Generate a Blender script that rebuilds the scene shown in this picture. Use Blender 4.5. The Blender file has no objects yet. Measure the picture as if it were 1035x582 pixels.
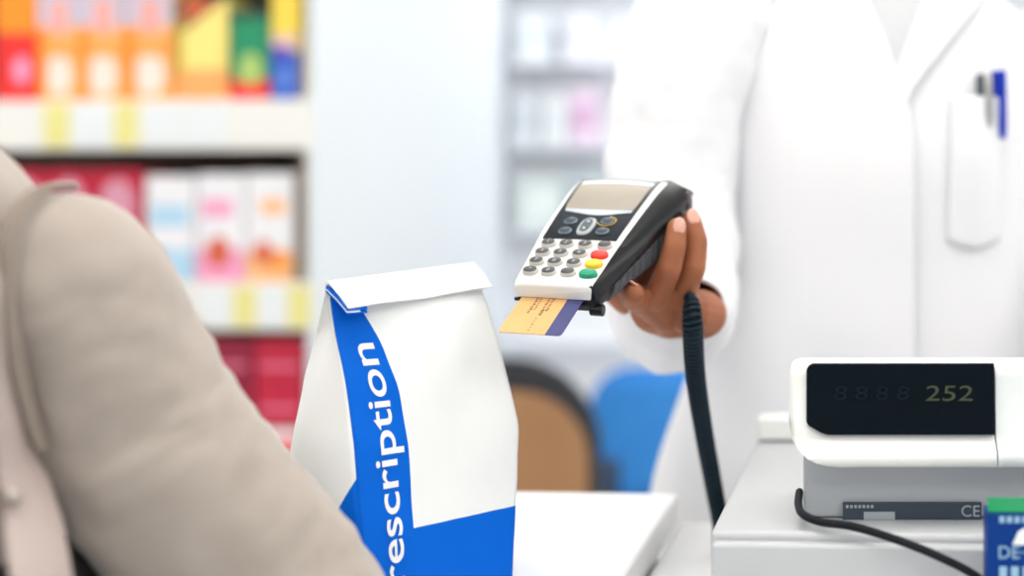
import bpy, bmesh, math, random
from mathutils import Vector, Matrix, noise
random.seed(7)
PI = math.pi
scene = bpy.context.scene
COL = scene.collection
F, PX, PY, CAMZ = 1400.0, 820.0, 190.0, 1.246      # focal length (px), principal point, eye height

def P(px, py, d):
    """a point at depth d seen at photo pixel (px, py)"""
    return Vector(((px-PX)/F*d, d, CAMZ-(py-PY)/F*d))

def lin(c):
    c = c/255.0
    return c/12.92 if c <= .04045 else ((c+.055)/1.055)**2.4
def rgb(c): return (lin(c[0]), lin(c[1]), lin(c[2]), 1)

# ------------------------------------------------------------------ materials
MATS = {}
def mat(name, col, rough=.5, metal=0, spec=.5, coat=0, bump=None, var=None, sheen=0, emit=0, trans=0, sss=0):
    if name in MATS: return MATS[name]
    m = bpy.data.materials.new(name); m.use_nodes = True
    nt = m.node_tree; b = nt.nodes['Principled BSDF']
    b.inputs['Base Color'].default_value = rgb(col)
    b.inputs['Roughness'].default_value = rough
    b.inputs['Metallic'].default_value = metal
    b.inputs['Specular IOR Level'].default_value = spec
    b.inputs['Coat Weight'].default_value = coat
    b.inputs['Coat Roughness'].default_value = .08
    b.inputs['Sheen Weight'].default_value = sheen
    b.inputs['Transmission Weight'].default_value = trans
    if sss:
        b.inputs['Subsurface Weight'].default_value = sss
        b.inputs['Subsurface Radius'].default_value = (.01, .004, .002)
    if emit:
        b.inputs['Emission Color'].default_value = rgb(col)
        b.inputs['Emission Strength'].default_value = emit
    tc = nt.nodes.new('ShaderNodeTexCoord')
    if var:                                   # (scale, other colour, amount)
        n = nt.nodes.new('ShaderNodeTexNoise'); n.inputs['Scale'].default_value = var[0]; n.inputs['Detail'].default_value = 4
        nt.links.new(tc.outputs['Object'], n.inputs['Vector'])
        r = nt.nodes.new('ShaderNodeMapRange'); r.inputs['From Min'].default_value = .35; r.inputs['From Max'].default_value = .65
        r.inputs['To Max'].default_value = var[2]
        nt.links.new(n.outputs['Fac'], r.inputs['Value'])
        mx = nt.nodes.new('ShaderNodeMix'); mx.data_type = 'RGBA'
        mx.inputs[6].default_value = rgb(col); mx.inputs[7].default_value = rgb(var[1])
        nt.links.new(r.outputs['Result'], mx.inputs[0]); nt.links.new(mx.outputs[2], b.inputs['Base Color'])
    if bump:                                  # (scale, strength, distance)
        n = nt.nodes.new('ShaderNodeTexNoise'); n.inputs['Scale'].default_value = bump[0]; n.inputs['Detail'].default_value = 5
        nt.links.new(tc.outputs['Object'], n.inputs['Vector'])
        bp = nt.nodes.new('ShaderNodeBump'); bp.inputs['Strength'].default_value = bump[1]; bp.inputs['Distance'].default_value = bump[2]
        nt.links.new(n.outputs['Fac'], bp.inputs['Height']); nt.links.new(bp.outputs['Normal'], b.inputs['Normal'])
    MATS[name] = m
    return m

M_WALL = mat('wall paint', (240, 243, 247), .6, bump=(60, .05, .002))
M_PANEL = mat('panel laminate', (213, 218, 221), .5, bump=(40, .03, .001))
M_FLOOR = mat('vinyl floor', (205, 203, 200), .35, var=(3, (190, 188, 186), .5))
M_CEIL = mat('ceiling tile', (240, 240, 238), .8, bump=(120, .2, .002))
M_LAMP = mat('lamp diffuser', (255, 252, 246), .5, emit=9)
M_LAMPB = mat('boosted lamp diffuser', (250, 252, 255), .5, emit=13)  # back row given extra emission to brighten the far shelves
M_LAMPF = mat('lamp frame', (235, 235, 235), .4)
M_COUNTER = mat('white laminate', (240, 240, 240), .35, bump=(200, .03, .0005))
M_CARC = mat('counter carcass', (226, 226, 224), .45, bump=(150, .05, .0005))
M_SHELF = mat('shelf enamel', (234, 232, 227), .4, bump=(80, .03, .0005))
M_SHELFB = mat('shelf upright brown', (150, 132, 112), .5, var=(12, (120, 100, 82), .5))
M_SHELFD = mat('shelf back panel', (96, 78, 66), .6, var=(6, (70, 56, 48), .6))
M_TAG = mat('yellow price card', (232, 224, 146), .5, var=(40, (226, 216, 132), .3))
M_TAGW = mat('white price card', (230, 234, 236), .5, var=(40, (222, 228, 232), .3))
M_COAT = mat('white cotton', (233, 233, 236), .85, spec=.2, sheen=.1, bump=(500, .15, .0006))
M_SHIRT = mat('grey shirt cotton', (205, 206, 210), .85, spec=.2, bump=(500, .15, .0006))
M_SKIN = mat('brown skin', (162, 100, 68), .5, spec=.3, bump=(260, .12, .0008), var=(35, (140, 82, 55), .6), sss=.08)
M_SKINP = mat('light skin', (214, 170, 146), .5, spec=.35, bump=(260, .12, .0008), sss=.08)
M_NAIL = mat('nail', (214, 160, 140), .25, coat=.5, var=(60, (205, 150, 130), .4))
M_HAIR = mat('black hair', (28, 22, 20), .45, bump=(300, .6, .003))
M_HAIRG = mat('grey hair', (150, 146, 142), .5, bump=(300, .6, .003))
M_TROU = mat('dark trousers', (38, 36, 40), .85, bump=(400, .2, .001))
M_TROUN = mat('navy trousers', (44, 50, 66), .85, bump=(400, .2, .001))
M_SHOE = mat('black leather', (24, 22, 22), .35, bump=(200, .2, .0005))
M_JACK = mat('beige wool', (174, 163, 154), .9, spec=.15, sheen=.25, bump=(420, .35, .0012), var=(26, (165, 153, 144), .55))
M_STRAP = mat('pale strap leather', (180, 164, 158), .6, bump=(220, .2, .0006), var=(20, (180, 163, 157), .5))
M_RIVET = mat('rivet metal', (190, 180, 174), .45, metal=1)
M_BAGL = mat('dark brown leather', (52, 40, 36), .55, bump=(120, .4, .001))
M_PAPER = mat('white paper', (238, 240, 240), .55, spec=.3, bump=(70, .12, .0012))
M_BLUE = mat('blue print', (0, 100, 212), .55, spec=.1, bump=(70, .12, .0012))
M_INK = mat('white print', (238, 242, 244), .55)
M_TW = mat('terminal white plastic', (232, 231, 228), .32, bump=(600, .05, .0002))
M_TB = mat('terminal black plastic', (18, 20, 23), .3, spec=.28, bump=(600, .06, .0002))
M_TG = mat('grip rubber', (80, 82, 88), .55, spec=.2, bump=(700, .2, .0003))
M_GLASS = mat('bezel glass', (12, 22, 31), .22, spec=.2, var=(30, (18, 28, 38), .5))
M_LCD = mat('lcd grey', (150, 141, 130), .35, spec=.3, var=(18, (162, 150, 134), .5))
M_LCDB = mat('lcd border', (190, 202, 214), .25, bump=(60, .05, .0005))
M_KEYB = mat('key skirt', (196, 194, 188), .4, bump=(400, .05, .0002))
M_KEYT = mat('key cap dark', (66, 66, 68), .4, bump=(400, .05, .0002))
M_KEYS = mat('soft key grey', (126, 140, 152), .35, bump=(400, .05, .0002))
M_KRED = mat('key red', (226, 52, 38), .35, bump=(400, .05, .0002))
M_KYEL = mat('key yellow', (246, 196, 40), .35, bump=(400, .05, .0002))
M_KGRN = mat('key green', (0, 146, 108), .35, bump=(400, .05, .0002))
M_GOLDR = mat('gold ring print', (214, 178, 84), .3, metal=.3)
M_CARD = mat('gold card', (224, 174, 114), .35, spec=.4, var=(50, (230, 182, 122), .5))
M_CARDB = mat('navy card stripe', (62, 66, 118), .35, var=(50, (70, 74, 126), .5))
M_CARDI = mat('card embossing', (84, 62, 38), .4)
M_CORD = mat('coil cord', (18, 36, 46), .5, spec=.2, bump=(400, .1, .0003))
M_CABLE = mat('black cable', (16, 20, 27), .5, spec=.2, bump=(400, .1, .0003))
M_REG = mat('register white', (236, 236, 233), .35, bump=(300, .05, .0003))
M_REG2 = mat('register cover', (226, 230, 230), .35, bump=(300, .05, .0003))
M_REGG = mat('register grey base', (180, 184, 188), .45, bump=(300, .05, .0003))
M_DRAW = mat('drawer enamel', (192, 194, 197), .42, bump=(300, .05, .0003))
M_DISP = mat('display window', (4, 15, 23), .2, spec=.1, var=(20, (10, 20, 28), .5))
M_DIGIT = mat('dim digits', (60, 70, 44), .4, emit=.06)
M_DIGITO = mat('unlit digits', (14, 28, 36), .4, spec=.1)
M_LABEL = mat('rating label', (66, 76, 88), .5, spec=.2, var=(90, (64, 72, 82), .5))
M_LABELT = mat('rating label print', (168, 174, 180), .4)
M_SILV = mat('silver metal', (190, 188, 186), .28, metal=.9)
M_PENB = mat('pen blue', (10, 46, 172), .4, spec=.2)
M_SEAMSH = mat('seam crease shade', (146, 134, 124), .9, spec=.1, bump=(420, .3, .0008))  # darker brown paints the shade in the armhole crease
M_PEND = mat('pen dark', (92, 98, 106), .4, spec=.25)
M_CHB = mat('brown upholstery', (160, 118, 80), .7, bump=(150, .3, .001), var=(8, (146, 104, 68), .5))
M_CHD = mat('dark chair frame', (34, 36, 42), .45, bump=(150, .2, .0005))
M_CHBL = mat('blue upholstery', (44, 132, 214), .7, bump=(150, .3, .001), var=(8, (56, 146, 224), .5))
M_BOXB = mat('blue carton', (4, 56, 132), .5, spec=.15, bump=(150, .05, .0004))
M_BOXG = mat('green carton', (6, 130, 80), .5, spec=.15, bump=(150, .05, .0004))

# ------------------------------------------------------------------ mesh helpers
def lerp(a, b, t): return a+(b-a)*t
def link(name, bm, m, parent=None, smooth=True, bevel=0, sub=0, solid=0, auto=35):
    bmesh.ops.recalc_face_normals(bm, faces=bm.faces[:]) if not bm.faces or not getattr(bm, 'keep', False) else None
    me = bpy.data.meshes.new(name); bm.to_mesh(me); bm.free()
    ms = m if isinstance(m, (list, tuple)) else [m]
    for k in ms: me.materials.append(k)
    o = bpy.data.objects.new(name, me); COL.objects.link(o)
    if smooth:
        for p in me.polygons: p.use_smooth = True
        try: me.set_sharp_from_angle(angle=math.radians(auto))
        except Exception: pass
    if solid:
        s = o.modifiers.new('solid', 'SOLIDIFY'); s.thickness = solid; s.offset = 0
    if bevel:
        b = o.modifiers.new('bevel', 'BEVEL'); b.width = bevel; b.segments = 3; b.limit_method = 'ANGLE'; b.angle_limit = math.radians(30)
    if sub:
        s = o.modifiers.new('sub', 'SUBSURF'); s.levels = sub; s.render_levels = sub
    if parent is not None: o.parent = parent
    return o

def thing(name, label, cat, loc=(0, 0, 0), rot=None, group=None, matrix=None):
    o = bpy.data.objects.new(name, None); COL.objects.link(o)
    o.empty_display_size = .05
    if matrix is not None: o.matrix_world = matrix
    else:
        o.location = loc
        if rot is not None: o.rotation_euler = (0, 0, rot) if not hasattr(rot, '__len__') else rot
    o['label'] = label; o['category'] = cat
    if group: o['group'] = group
    return o
def tag(o, label, cat, group=None):
    o['label'] = label; o['category'] = cat
    if group: o['group'] = group
    return o
def struct(o):
    o['kind'] = 'structure'; return o

def box(bm, x0, x1, y0, y1, z0, z1, mi=0):
    vs = [bm.verts.new((x, y, z)) for x in (x0, x1) for y in (y0, y1) for z in (z0, z1)]
    for q in ((0, 1, 3, 2), (4, 6, 7, 5), (0, 4, 5, 1), (2, 3, 7, 6), (0, 2, 6, 4), (1, 5, 7, 3)):
        f = bm.faces.new([vs[i] for i in q]); f.material_index = mi
    return bm
def loft(bm, secs, closed=True, caps=True, mi=0):
    rows = [[bm.verts.new(p) for p in s] for s in secs]
    n = len(rows[0])
    for a, b in zip(rows, rows[1:]):
        for i in range(n if closed else n-1):
            j = (i+1) % n
            f = bm.faces.new((a[i], a[j], b[j], b[i])); f.material_index = mi
    if caps and closed:
        bm.faces.new(rows[0][::-1]).material_index = mi; bm.faces.new(rows[-1]).material_index = mi
    return rows
def prism(bm, outline, z0, z1, mi=0):
    loft(bm, [[(x, y, z0) for x, y in outline], [(x, y, z1) for x, y in outline]], True, True, mi)
    return bm
def frame_at(t, ref=Vector((0, 0, 1))):
    t = t.normalized()
    if abs(t.dot(ref)) > .95: ref = Vector((1, 0, 0))
    a = t.cross(ref).normalized(); b = t.cross(a).normalized()
    return a, b
def smooth_path(pts, n):
    """Catmull-Rom through pts (Vectors of any size as tuples), n steps per span"""
    pts = [tuple(p) for p in pts]; out = []
    k = len(pts)
    for i in range(k-1):
        p0, p1, p2, p3 = pts[max(i-1, 0)], pts[i], pts[i+1], pts[min(i+2, k-1)]
        for s in range(n):
            t = s/n
            out.append(tuple(.5*((2*b)+(c-a)*t+(2*a-5*b+4*c-d)*t*t+(3*b-a-3*c+d)*t**3) for a, b, c, d in zip(p0, p1, p2, p3)))
    out.append(pts[-1]); return out
def tube(bm, path, seg=16, caps=True, mi=0, ell=None, roundends=True):
    """path: list of (x,y,z,r)"""
    ps = [Vector(p[:3]) for p in path]; rs = [p[3] for p in path]
    secs = []; prev = None
    for i, p in enumerate(ps):
        t = (ps[min(i+1, len(ps)-1)]-ps[max(i-1, 0)])
        if prev is None: a, b = frame_at(t)
        else:
            a = prev - t.normalized()*prev.dot(t.normalized()); a.normalize(); b = t.normalized().cross(a).normalized()
        prev = a
        e = ell if ell else (1, 1)
        ring = [p + a*math.cos(2*PI*k/seg)*rs[i]*e[0] + b*math.sin(2*PI*k/seg)*rs[i]*e[1] for k in range(seg)]
        secs.append(ring)
    if roundends and caps:
        def cap(center, ring, tdir, r):
            out = []
            for q in (.5, .8, .97):
                sc = math.sqrt(1-q*q)
                out.append([center + (v-center)*sc + tdir*r*q for v in ring])
            return out
        t0 = (ps[0]-ps[1]).normalized(); t1 = (ps[-1]-ps[-2]).normalized()
        secs = cap(ps[0], secs[0], t0, rs[0])[::-1] + secs + cap(ps[-1], secs[-1], t1, rs[-1])
    loft(bm, secs, True, caps, mi)
    return bm
def sphere(bm, c, r, seg=16, scale=(1, 1, 1), rot=None, mi=0):
    mtx = Matrix.Translation(Vector(c))
    if rot is not None: mtx = mtx @ rot
    mtx = mtx @ Matrix.Diagonal((r*scale[0], r*scale[1], r*scale[2], 1))
    res = bmesh.ops.create_uvsphere(bm, u_segments=seg, v_segments=max(6, seg//2), radius=1, matrix=mtx)
    for v in res['verts']:
        for f in v.link_faces: f.material_index = mi
    return bm
def bone(bm, a, ra, b, rb):
    a, b = Vector(a), Vector(b)
    tube(bm, [(*a, ra), (*((a*2+b)/3), (ra*2+rb)/3), (*((a+b*2)/3), (ra+rb*2)/3), (*b, rb)], 16)
def remeshed(bm, voxel, smooth=6, factor=.5):
    """one continuous surface around everything in bm"""
    bmesh.ops.recalc_face_normals(bm, faces=bm.faces[:])
    me = bpy.data.meshes.new('tmp'); bm.to_mesh(me); bm.free()
    o = bpy.data.objects.new('tmp', me); COL.objects.link(o)
    r = o.modifiers.new('r', 'REMESH'); r.mode = 'VOXEL'; r.voxel_size = voxel; r.adaptivity = 0
    s = o.modifiers.new('s', 'SMOOTH'); s.factor = factor; s.iterations = smooth
    dg = bpy.context.evaluated_depsgraph_get(); dg.update()
    out = bpy.data.meshes.new_from_object(o.evaluated_get(dg))
    bpy.data.objects.remove(o); bpy.data.meshes.remove(me)
    return out
def roundrect(x0, x1, y0, y1, r, n=5):
    rs = r if hasattr(r, '__len__') else (r, r, r, r)        # BL, BR, TR, TL
    out = []
    for (cx, cy, a0, q) in ((x0+rs[0], y0+rs[0], PI, rs[0]), (x1-rs[1], y0+rs[1], 1.5*PI, rs[1]), (x1-rs[2], y1-rs[2], 0, rs[2]), (x0+rs[3], y1-rs[3], .5*PI, rs[3])):
        if q <= 0: out.append((cx, cy)); continue
        for k in range(n+1):
            a = a0+.5*PI*k/n; out.append((cx+q*math.cos(a), cy+q*math.sin(a)))
    return out
def oval(cx, cy, a, b, n=24, p=2.0):
    out = []
    for k in range(n):
        t = 2*PI*k/n; c, s = math.cos(t), math.sin(t)
        out.append((cx+a*math.copysign(abs(c)**(2/p), c), cy+b*math.copysign(abs(s)**(2/p), s)))
    return out
def text_bm(s, size, depth, align='CENTER', res=4, fat=0):
    cu = bpy.data.curves.new('t', 'FONT'); cu.body = s; cu.size = size; cu.extrude = depth; cu.align_x = align; cu.align_y = 'BOTTOM_BASELINE'
    cu.resolution_u = res; cu.offset = fat
    o = bpy.data.objects.new('t', cu); COL.objects.link(o)
    dg = bpy.context.evaluated_depsgraph_get(); dg.update()
    me = bpy.data.meshes.new_from_object(o.evaluated_get(dg))
    bm = bmesh.new(); bm.from_mesh(me)
    bpy.data.objects.remove(o); bpy.data.curves.remove(cu); bpy.data.meshes.remove(me)
    return bm

# ------------------------------------------------------------------ the room
def slab(name, x0, x1, y0, y1, z0, z1, m):
    o = link(name, box(bmesh.new(), x0, x1, y0, y1, z0, z1), m, smooth=False); return struct(o)
XL, XR, YB, YF, ZC = -3.4, 3.0, 7.0, -2.6, 2.75
slab('floor', XL-.1, XR+.1, YF, YB+.1, -.1, 0, M_FLOOR)
slab('ceiling', XL-.1, XR+.1, YF, YB+.1, ZC, ZC+.1, M_CEIL)
slab('wall_back', XL-.1, XR+.1, YB, YB+.1, 0, ZC, M_WALL)
slab('wall_left', XL-.1, XL, 2.6, YB, 0, ZC, M_WALL)
slab('wall_right', XR, XR+.1, YF, YB, 0, ZC, M_WALL)
slab('baseboard_back', XL, XR, YB-.015, YB, 0, .1, M_LAMPF)
k = 0
places = ('left side at the front', 'middle at the front', 'right side at the front')
for j, yy in enumerate((-1.2, .8, 2.8, 4.8)):
    for i, xx in enumerate((-2.2, -.2, 1.8)):
        L = thing('ceiling_light', 'square white ceiling light panel set flush in the tiled ceiling', 'ceiling light', (xx, yy, ZC), group='ceiling light panels')
        bm = bmesh.new()
        for (a, b, c, d) in ((-.6, .6, -.6, -.57), (-.6, .6, .57, .6), (-.6, -.57, -.57, .57), (.57, .6, -.57, .57)):
            box(bm, a, b, c, d, -.03, 0)
        link('frame', bm, M_LAMPF, L, smooth=False)
        link('diffuser', box(bmesh.new(), -.57, .57, -.57, .57, -.022, -.002), M_LAMPB if j == 3 else M_LAMP, L, smooth=False)

# ------------------------------------------------------------------ counter and worktop
RC = math.radians(3)                      # the counter is turned a little from the picture plane
CZ, WZ = .92, .89
# raised counter: local frame at its far right top corner; local -x runs left, -y towards the viewer
c0 = P(684, 504, 1.45); c0.z = 0
fr = Vector((c0.x, 1.478, 0))
ct = thing('service_counter', 'white raised counter section that the paper bag stands on', 'counter', fr, -RC)
bm = box(bmesh.new(), -1.9, 0, -.44, 0, CZ-.03, CZ); link('countertop', bm, M_COUNTER, ct, bevel=.003)
bm = box(bmesh.new(), -1.87, -.02, -.41, -.02, 0, CZ-.03); link('cabinet', bm, M_CARC, ct, smooth=False)
wk = thing('worktop', 'lower white worktop carrying the cash drawer right of the raised counter', 'counter', fr, -RC)
bm = box(bmesh.new(), .002, 1.5, -.66, .0, WZ-.03, WZ); link('countertop', bm, M_COUNTER, wk, bevel=.003)
bm = box(bmesh.new(), .02, 1.48, -.62, -.02, 0, WZ-.03); link('cabinet', bm, M_CARC, wk, smooth=False)

# ------------------------------------------------------------------ cash drawer, register, cables, blue carton
dfl = P(716, 541, 1.02)
DZ = dfl.z
dr = thing('cash_till', 'light grey metal cash till box under the white register display', 'till', (dfl.x, dfl.y, WZ), -RC)
H = DZ-WZ
bm = box(bmesh.new(), 0, .46, .012, .43, .006, H); link('case', bm, M_DRAW, dr, bevel=.004)
bm = box(bmesh.new(), .002, .458, 0, .0125, .012, H-.006); link('front_plate', bm, M_DRAW, dr, bevel=.003)
for x in (.03, .43):
    for y in (.04, .39):
        bm = bmesh.new(); prism(bm, oval(x, y, .012, .012, 16), .0005, .008); link('rubber_foot', bm, M_TG, dr)
bm = bmesh.new(); tube(bm, [(.30, -.001, .05, .008), (.30, .006, .05, .008)], 20, roundends=False); link('lock', bm, M_SILV, dr)

rg = thing('cash_register', 'white register with a black display window on the grey cash drawer', 'cash register', (0, 0, DZ+.0008))
def regz(py, d): return CAMZ-(py-PY)/F*d-DZ
zt, zb = regz(367.5, 1.062), regz(474, 1.04)
def reg_shell(x0, x1, left_round, mt, name):
    prof = [(1.098, zb+.01), (1.1, zt-.004), (1.094, zt), (1.075, zt+.0003), (1.064, zt-.001), (1.0585, zt-.0045), (1.0565, zt-.010), (1.053, regz(444, 1.05)),
            (1.047, regz(450, 1.05)), (1.041, regz(457, 1.045)), (1.0385, regz(465, 1.04)), (1.0395, zb+.003), (1.043, zb), (1.07, zb+.002), (1.09, zb+.003)]
    secs = []
    xs = [0, .0012, .003, .006, .010, .015, .021, .028, .036] if left_round else [0]
    R = .036
    for s in xs:
        up = R-math.sqrt(max(0, R*R-(R-s)**2)) if left_round else 0
        r2 = .010
        dn = (r2-math.sqrt(max(0, r2*r2-(r2-s)**2))) if (left_round and s < r2) else 0
        secs.append([(x0+s, y+dn*.6*(1 if y < 1.1 else 0), min(max(z, zb+up), zt-dn)) for y, z in prof])
    secs.append([(x1, y, z) for y, z in prof])
    bm = bmesh.new(); loft(bm, secs); return link(name, bm, mt, rg, auto=50)
xl = (797-PX)/F*1.05
xs_ = (1006.5-PX)/F*1.05
reg_shell(xl, xs_-.0005, True, M_REG, 'housing')
reg_shell(xs_+.0006, .30, False, M_REG2, 'cover')
bm = bmesh.new()
loft(bm, [[(x, 1.073, .0), (x, 1.068, zb+.003), (x, 1.14, zb+.003), (x, 1.16, 0)] for x in ((812-PX)/F*1.07, .29)])
link('base', bm, M_REGG, rg, bevel=.002)
bm = box(bmesh.new(), -.055, .10, 1.39, 1.425, .0005, .025); link('rear_housing', bm, M_REG, rg, bevel=.005)
# display window: a slightly curved black pane
def disp_y(z): return 1.0555-.004*(zt-.010-z)/.05
dz0, dz1 = regz(440.5, 1.05), regz(369, 1.05)
dx0, dx1 = (815-PX)/F*1.05, (1005.5-PX)/F*1.05
out = roundrect(dx0, dx1, dz0, dz1, (.002, .0008, .0008, .006))
out[0:6] = [(dx0, dz0+.010), (dx0+.0015, dz0+.007), (dx0+.011, dz0+.0015), (dx0+.016, dz0)]
bm = bmesh.new(); loft(bm, [[(x, disp_y(z)+.001, z) for x, z in out], [(x, disp_y(z)-.0025, z) for x, z in out], [(x+(.0005 if x < .05 else -.0005), disp_y(z)-.0032, z+(.0005 if z < (dz0+dz1)/2 else -.0005)) for x, z in out]])
dw = link('display_window', bm, M_DISP, rg, auto=25); dw['label'] = 'black display window'
def on_plane(bm, origin, ux, uz):
    for v in bm.verts:
        x, y, z = v.co; n = ux.cross(uz)
        v.co = origin + ux*x + uz*y + n*z
    return bm
def p_at(px, py, d, off=0): 
    q = P(px, py, d); return Vector((q.x, d-off, q.z-DZ))
bm = text_bm('252', .0185, .0001, 'LEFT'); bmesh.ops.transform(bm, matrix=Matrix.Diagonal((1.35, .9, 1, 1)), verts=bm.verts)
on_plane(bm, p_at(934, 406, 1.0495), Vector((1, 0, 0)), Vector((.1, 0, 1)))
dd = link('digits', bm, M_DIGIT, dw, smooth=False); dd['label'] = 'dim green display digits'
bm = bmesh.new()
for i in range(4):
    t = text_bm('8', .0165, .0001, 'LEFT'); bmesh.ops.transform(t, matrix=Matrix.Diagonal((1.3, .9, 1, 1)), verts=t.verts)
    on_plane(t, p_at(842+i*21, 405, 1.0495), Vector((1, 0, 0)), Vector((.1, 0, 1)))
    me = bpy.data.meshes.new('t'); t.to_mesh(me); t.free(); bm.from_mesh(me); bpy.data.meshes.remove(me)
link('unlit_digits', bm, M_DIGITO, dw, smooth=False)
# rating label
bm = bmesh.new(); a, b = p_at(852, 527, 1.0685), p_at(992, 509, 1.0685)
loft(bm, [[(x, y, z) for x, z in ((a.x, a.z), (b.x, a.z), (b.x, b.z), (a.x, b.z))] for y in (1.0725, 1.0678)])
rl = link('rating_label', bm, M_LABEL, rg, smooth=False); rl['label'] = 'dark rating label with CE mark'
bm = text_bm('CE', .0125, .0001, 'LEFT'); on_plane(bm, p_at(971, 523, 1.0676), Vector((1, 0, 0)), Vector((0, 0, 1)))
link('printed_mark', bm, M_LABELT, rl, smooth=False)
bm = bmesh.new(); a = p_at(873, 526, 1.0676); box(bm, a.x, a.x+.024, 1.0668, 1.0677, a.z, a.z+.006); link('blank_field', bm, M_LABELT, rl, smooth=False)
bm = bmesh.new()
for i in range(7):
    a = p_at(855+i*4.2, 513, 1.0676); box(bm, a.x, a.x+.002, 1.0671, 1.0677, a.z-.001, a.z+.0012)
link('small_print', bm, M_LABELT, rl, smooth=False)

pts = [P(808, 497, 1.085), P(807, 510, 1.062), P(812, 520, 1.043), P(830, 527.5, 1.03), P(862, 532, 1.02), P(905, 545, 1.0), P(950, 563, .99), P(992, 586, .985), P(1030, 625, .98)]
pts = [(*p, .0031) for p in pts]
bm = bmesh.new(); tube(bm, smooth_path(pts, 8), 12)
tag(link('power_cable', bm, M_CABLE), 'thin black cable running from the register across the drawer front', 'cable')

# coiled cord
ctrl = [P(697, 301, 1.204), P(699, 306, 1.196), P(700, 328, 1.192), P(703, 380, 1.225), P(712, 440, 1.28), P(722, 495, 1.32), P(728, 530, 1.335), P(729, 565, 1.33)]
path = smooth_path([tuple(p) for p in ctrl], 40)
# resample evenly
acc = [0]
for a, b in zip(path, path[1:]): acc.append(acc[-1]+(Vector(b)-Vector(a)).length)
def at_len(s):
    for i in range(len(acc)-1):
        if acc[i+1] >= s: 
            t = (s-acc[i])/max(1e-9, acc[i+1]-acc[i]); return Vector(path[i]).lerp(Vector(path[i+1]), t)
    return Vector(path[-1])
total = acc[-1]
bm = bmesh.new(); pitch = .0041; N = int(total/pitch*14); hel = []
for i in range(N+1):
    s = total*i/N; c = at_len(s); t = (at_len(min(total, s+.004))-at_len(max(0, s-.004)))
    a, b = frame_at(t, Vector((0, 1, 0))); ang = 2*PI*s/pitch
    R = .0076*(.45+.55*min(1, s/.02)) if s < .02 else lerp(.0076, .0066, s/total)
    hel.append((*(c + a*math.cos(ang)*R + b*math.sin(ang)*R), .0019))
tube(bm, hel, 6)
cord = thing('coiled_cord', 'black coiled cord hanging from the card terminal down beside the cash drawer', 'cord', path[0])
cord.location = (path[-1][0], path[-1][1], WZ)
inv = Matrix.Translation(-cord.location)
bmesh.ops.transform(bm, matrix=inv, verts=bm.verts); link('coil', bm, M_CORD, cord)
bm = bmesh.new(); tube(bm, [(*(Vector(p)-cord.location), .0058) for p in path[4::6]], 10); link('core', bm, M_CORD, cord)

# blue carton lower right
q = P(998, 519, .955); bz = q.z-WZ
bx = thing('medicine_box', 'blue carton with green top flap standing in front of the cash drawer', 'box', (q.x, q.y, WZ), -RC*.5)
link('carton', box(bmesh.new(), 0, .085, 0, .028, 0, bz), M_BOXB, bx, bevel=.0015)
bm = bmesh.new(); loft(bm, [[(x, y+.001, z) for x, y, z in ((.0005+.002*s, s*.025, bz+.0006+s*.004), (.0845, s*.025, bz+.0006+s*.004), (.0845, s*.025, bz+.0014+s*.004), (.0005+.002*s, s*.025, bz+.0014+s*.004))] for s in (0, .3, .6, 1)])
fl = link('top_flap', bm, M_BOXG, bx, smooth=False); fl['label'] = 'green top flap'
def on_front(bm, x, z, y=-.0006):
    return on_plane(bm, Vector((x, y, z)), Vector((1, 0, 0)), Vector((0, 0, 1)))
s_ = .955/F
bm = bmesh.new(); prism(bm, [(0, 0), (.004, .009), (.008, .0115), (.014, .010), (.022, .012), (.024, .003), (.016, .0005), (.012, .003), (.008, -.0005)], 0, .0004); on_front(bm, 25*s_, bz-30*s_-.0005)
link('white_emblem', bm, M_INK, bx, smooth=False)
bm = text_bm('DE·51', .0125, .0001, 'LEFT'); on_front(bm, 10*s_, bz-45*s_); link('lettering', bm, mat('pale blue print', (150, 190, 216), .5), bx, smooth=False)
bm = bmesh.new()
for i in range(5): box(bm, i*.008, i*.008+.0052, 0, .0075, 0, .0002)
on_front(bm, 12*s_, bz-64*s_); link('small_print', bm, MATS['pale blue print'], bx, smooth=False)
bm = bmesh.new()
for i in range(7): box(bm, i*.0052, i*.0052+.0036, 0, .0045, 0, .0002)
on_front(bm, 12*s_, bz-9*s_); link('lettering', bm, MATS['pale blue print'], bx, smooth=False)

# ------------------------------------------------------------------ paper bag
U = Vector((math.cos(math.radians(50)), math.sin(math.radians(50)), 0)); N_ = Vector((U.y, -U.x, 0))
BW, BD, BH = .1335, .112, .2515
FL = Vector(((372-PX)/F*1.04, 1.04, CZ))
BC = FL + U*BW/2 - N_*BD/2
bag = thing('paper_bag', 'white and blue paper pharmacy bag with folded top lettered prescription', 'paper bag', BC, math.radians(50))
# local frame: x along the front (left to right), -y out of the front, z up
def interp(tab, x):
    if x <= tab[0][0]: return tab[0][1]
    for (a, b), (c, d) in zip(tab, tab[1:]):
        if x <= c: return lerp(b, d, (x-a)/(c-a))
    return tab[-1][1]
def sm(tab, x, h=.02): return (interp(tab, x-h)+2*interp(tab, x)+interp(tab, x+h))/4
TCEN = [(0, BD/2), (.25, .052), (.5, .045), (.75, .034), (.88, .028), (.95, .018), (1, .004)]         # bulge of the front at mid width, by height fraction
TLEFT = [(0, BD/2), (.2, .051), (.5, .038), (.7, .026), (.85, .012), (.95, .004), (1, .0025)]         # at the left edge
TRIGHT = [(0, BD/2), (.25, .055), (.5, .054), (.75, .038), (.88, .024), (.95, .012), (1, .003)]
WL = [(0, -BW/2), (.3, -BW/2-.001), (.6, -BW/2+.000), (.85, -BW/2-.001), (1, -BW/2)]
WR = [(0, BW/2), (.3, BW/2+.006), (.5, BW/2+.008), (.75, BW/2+.001), (.9, BW/2-.001), (1, BW/2)]
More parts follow.
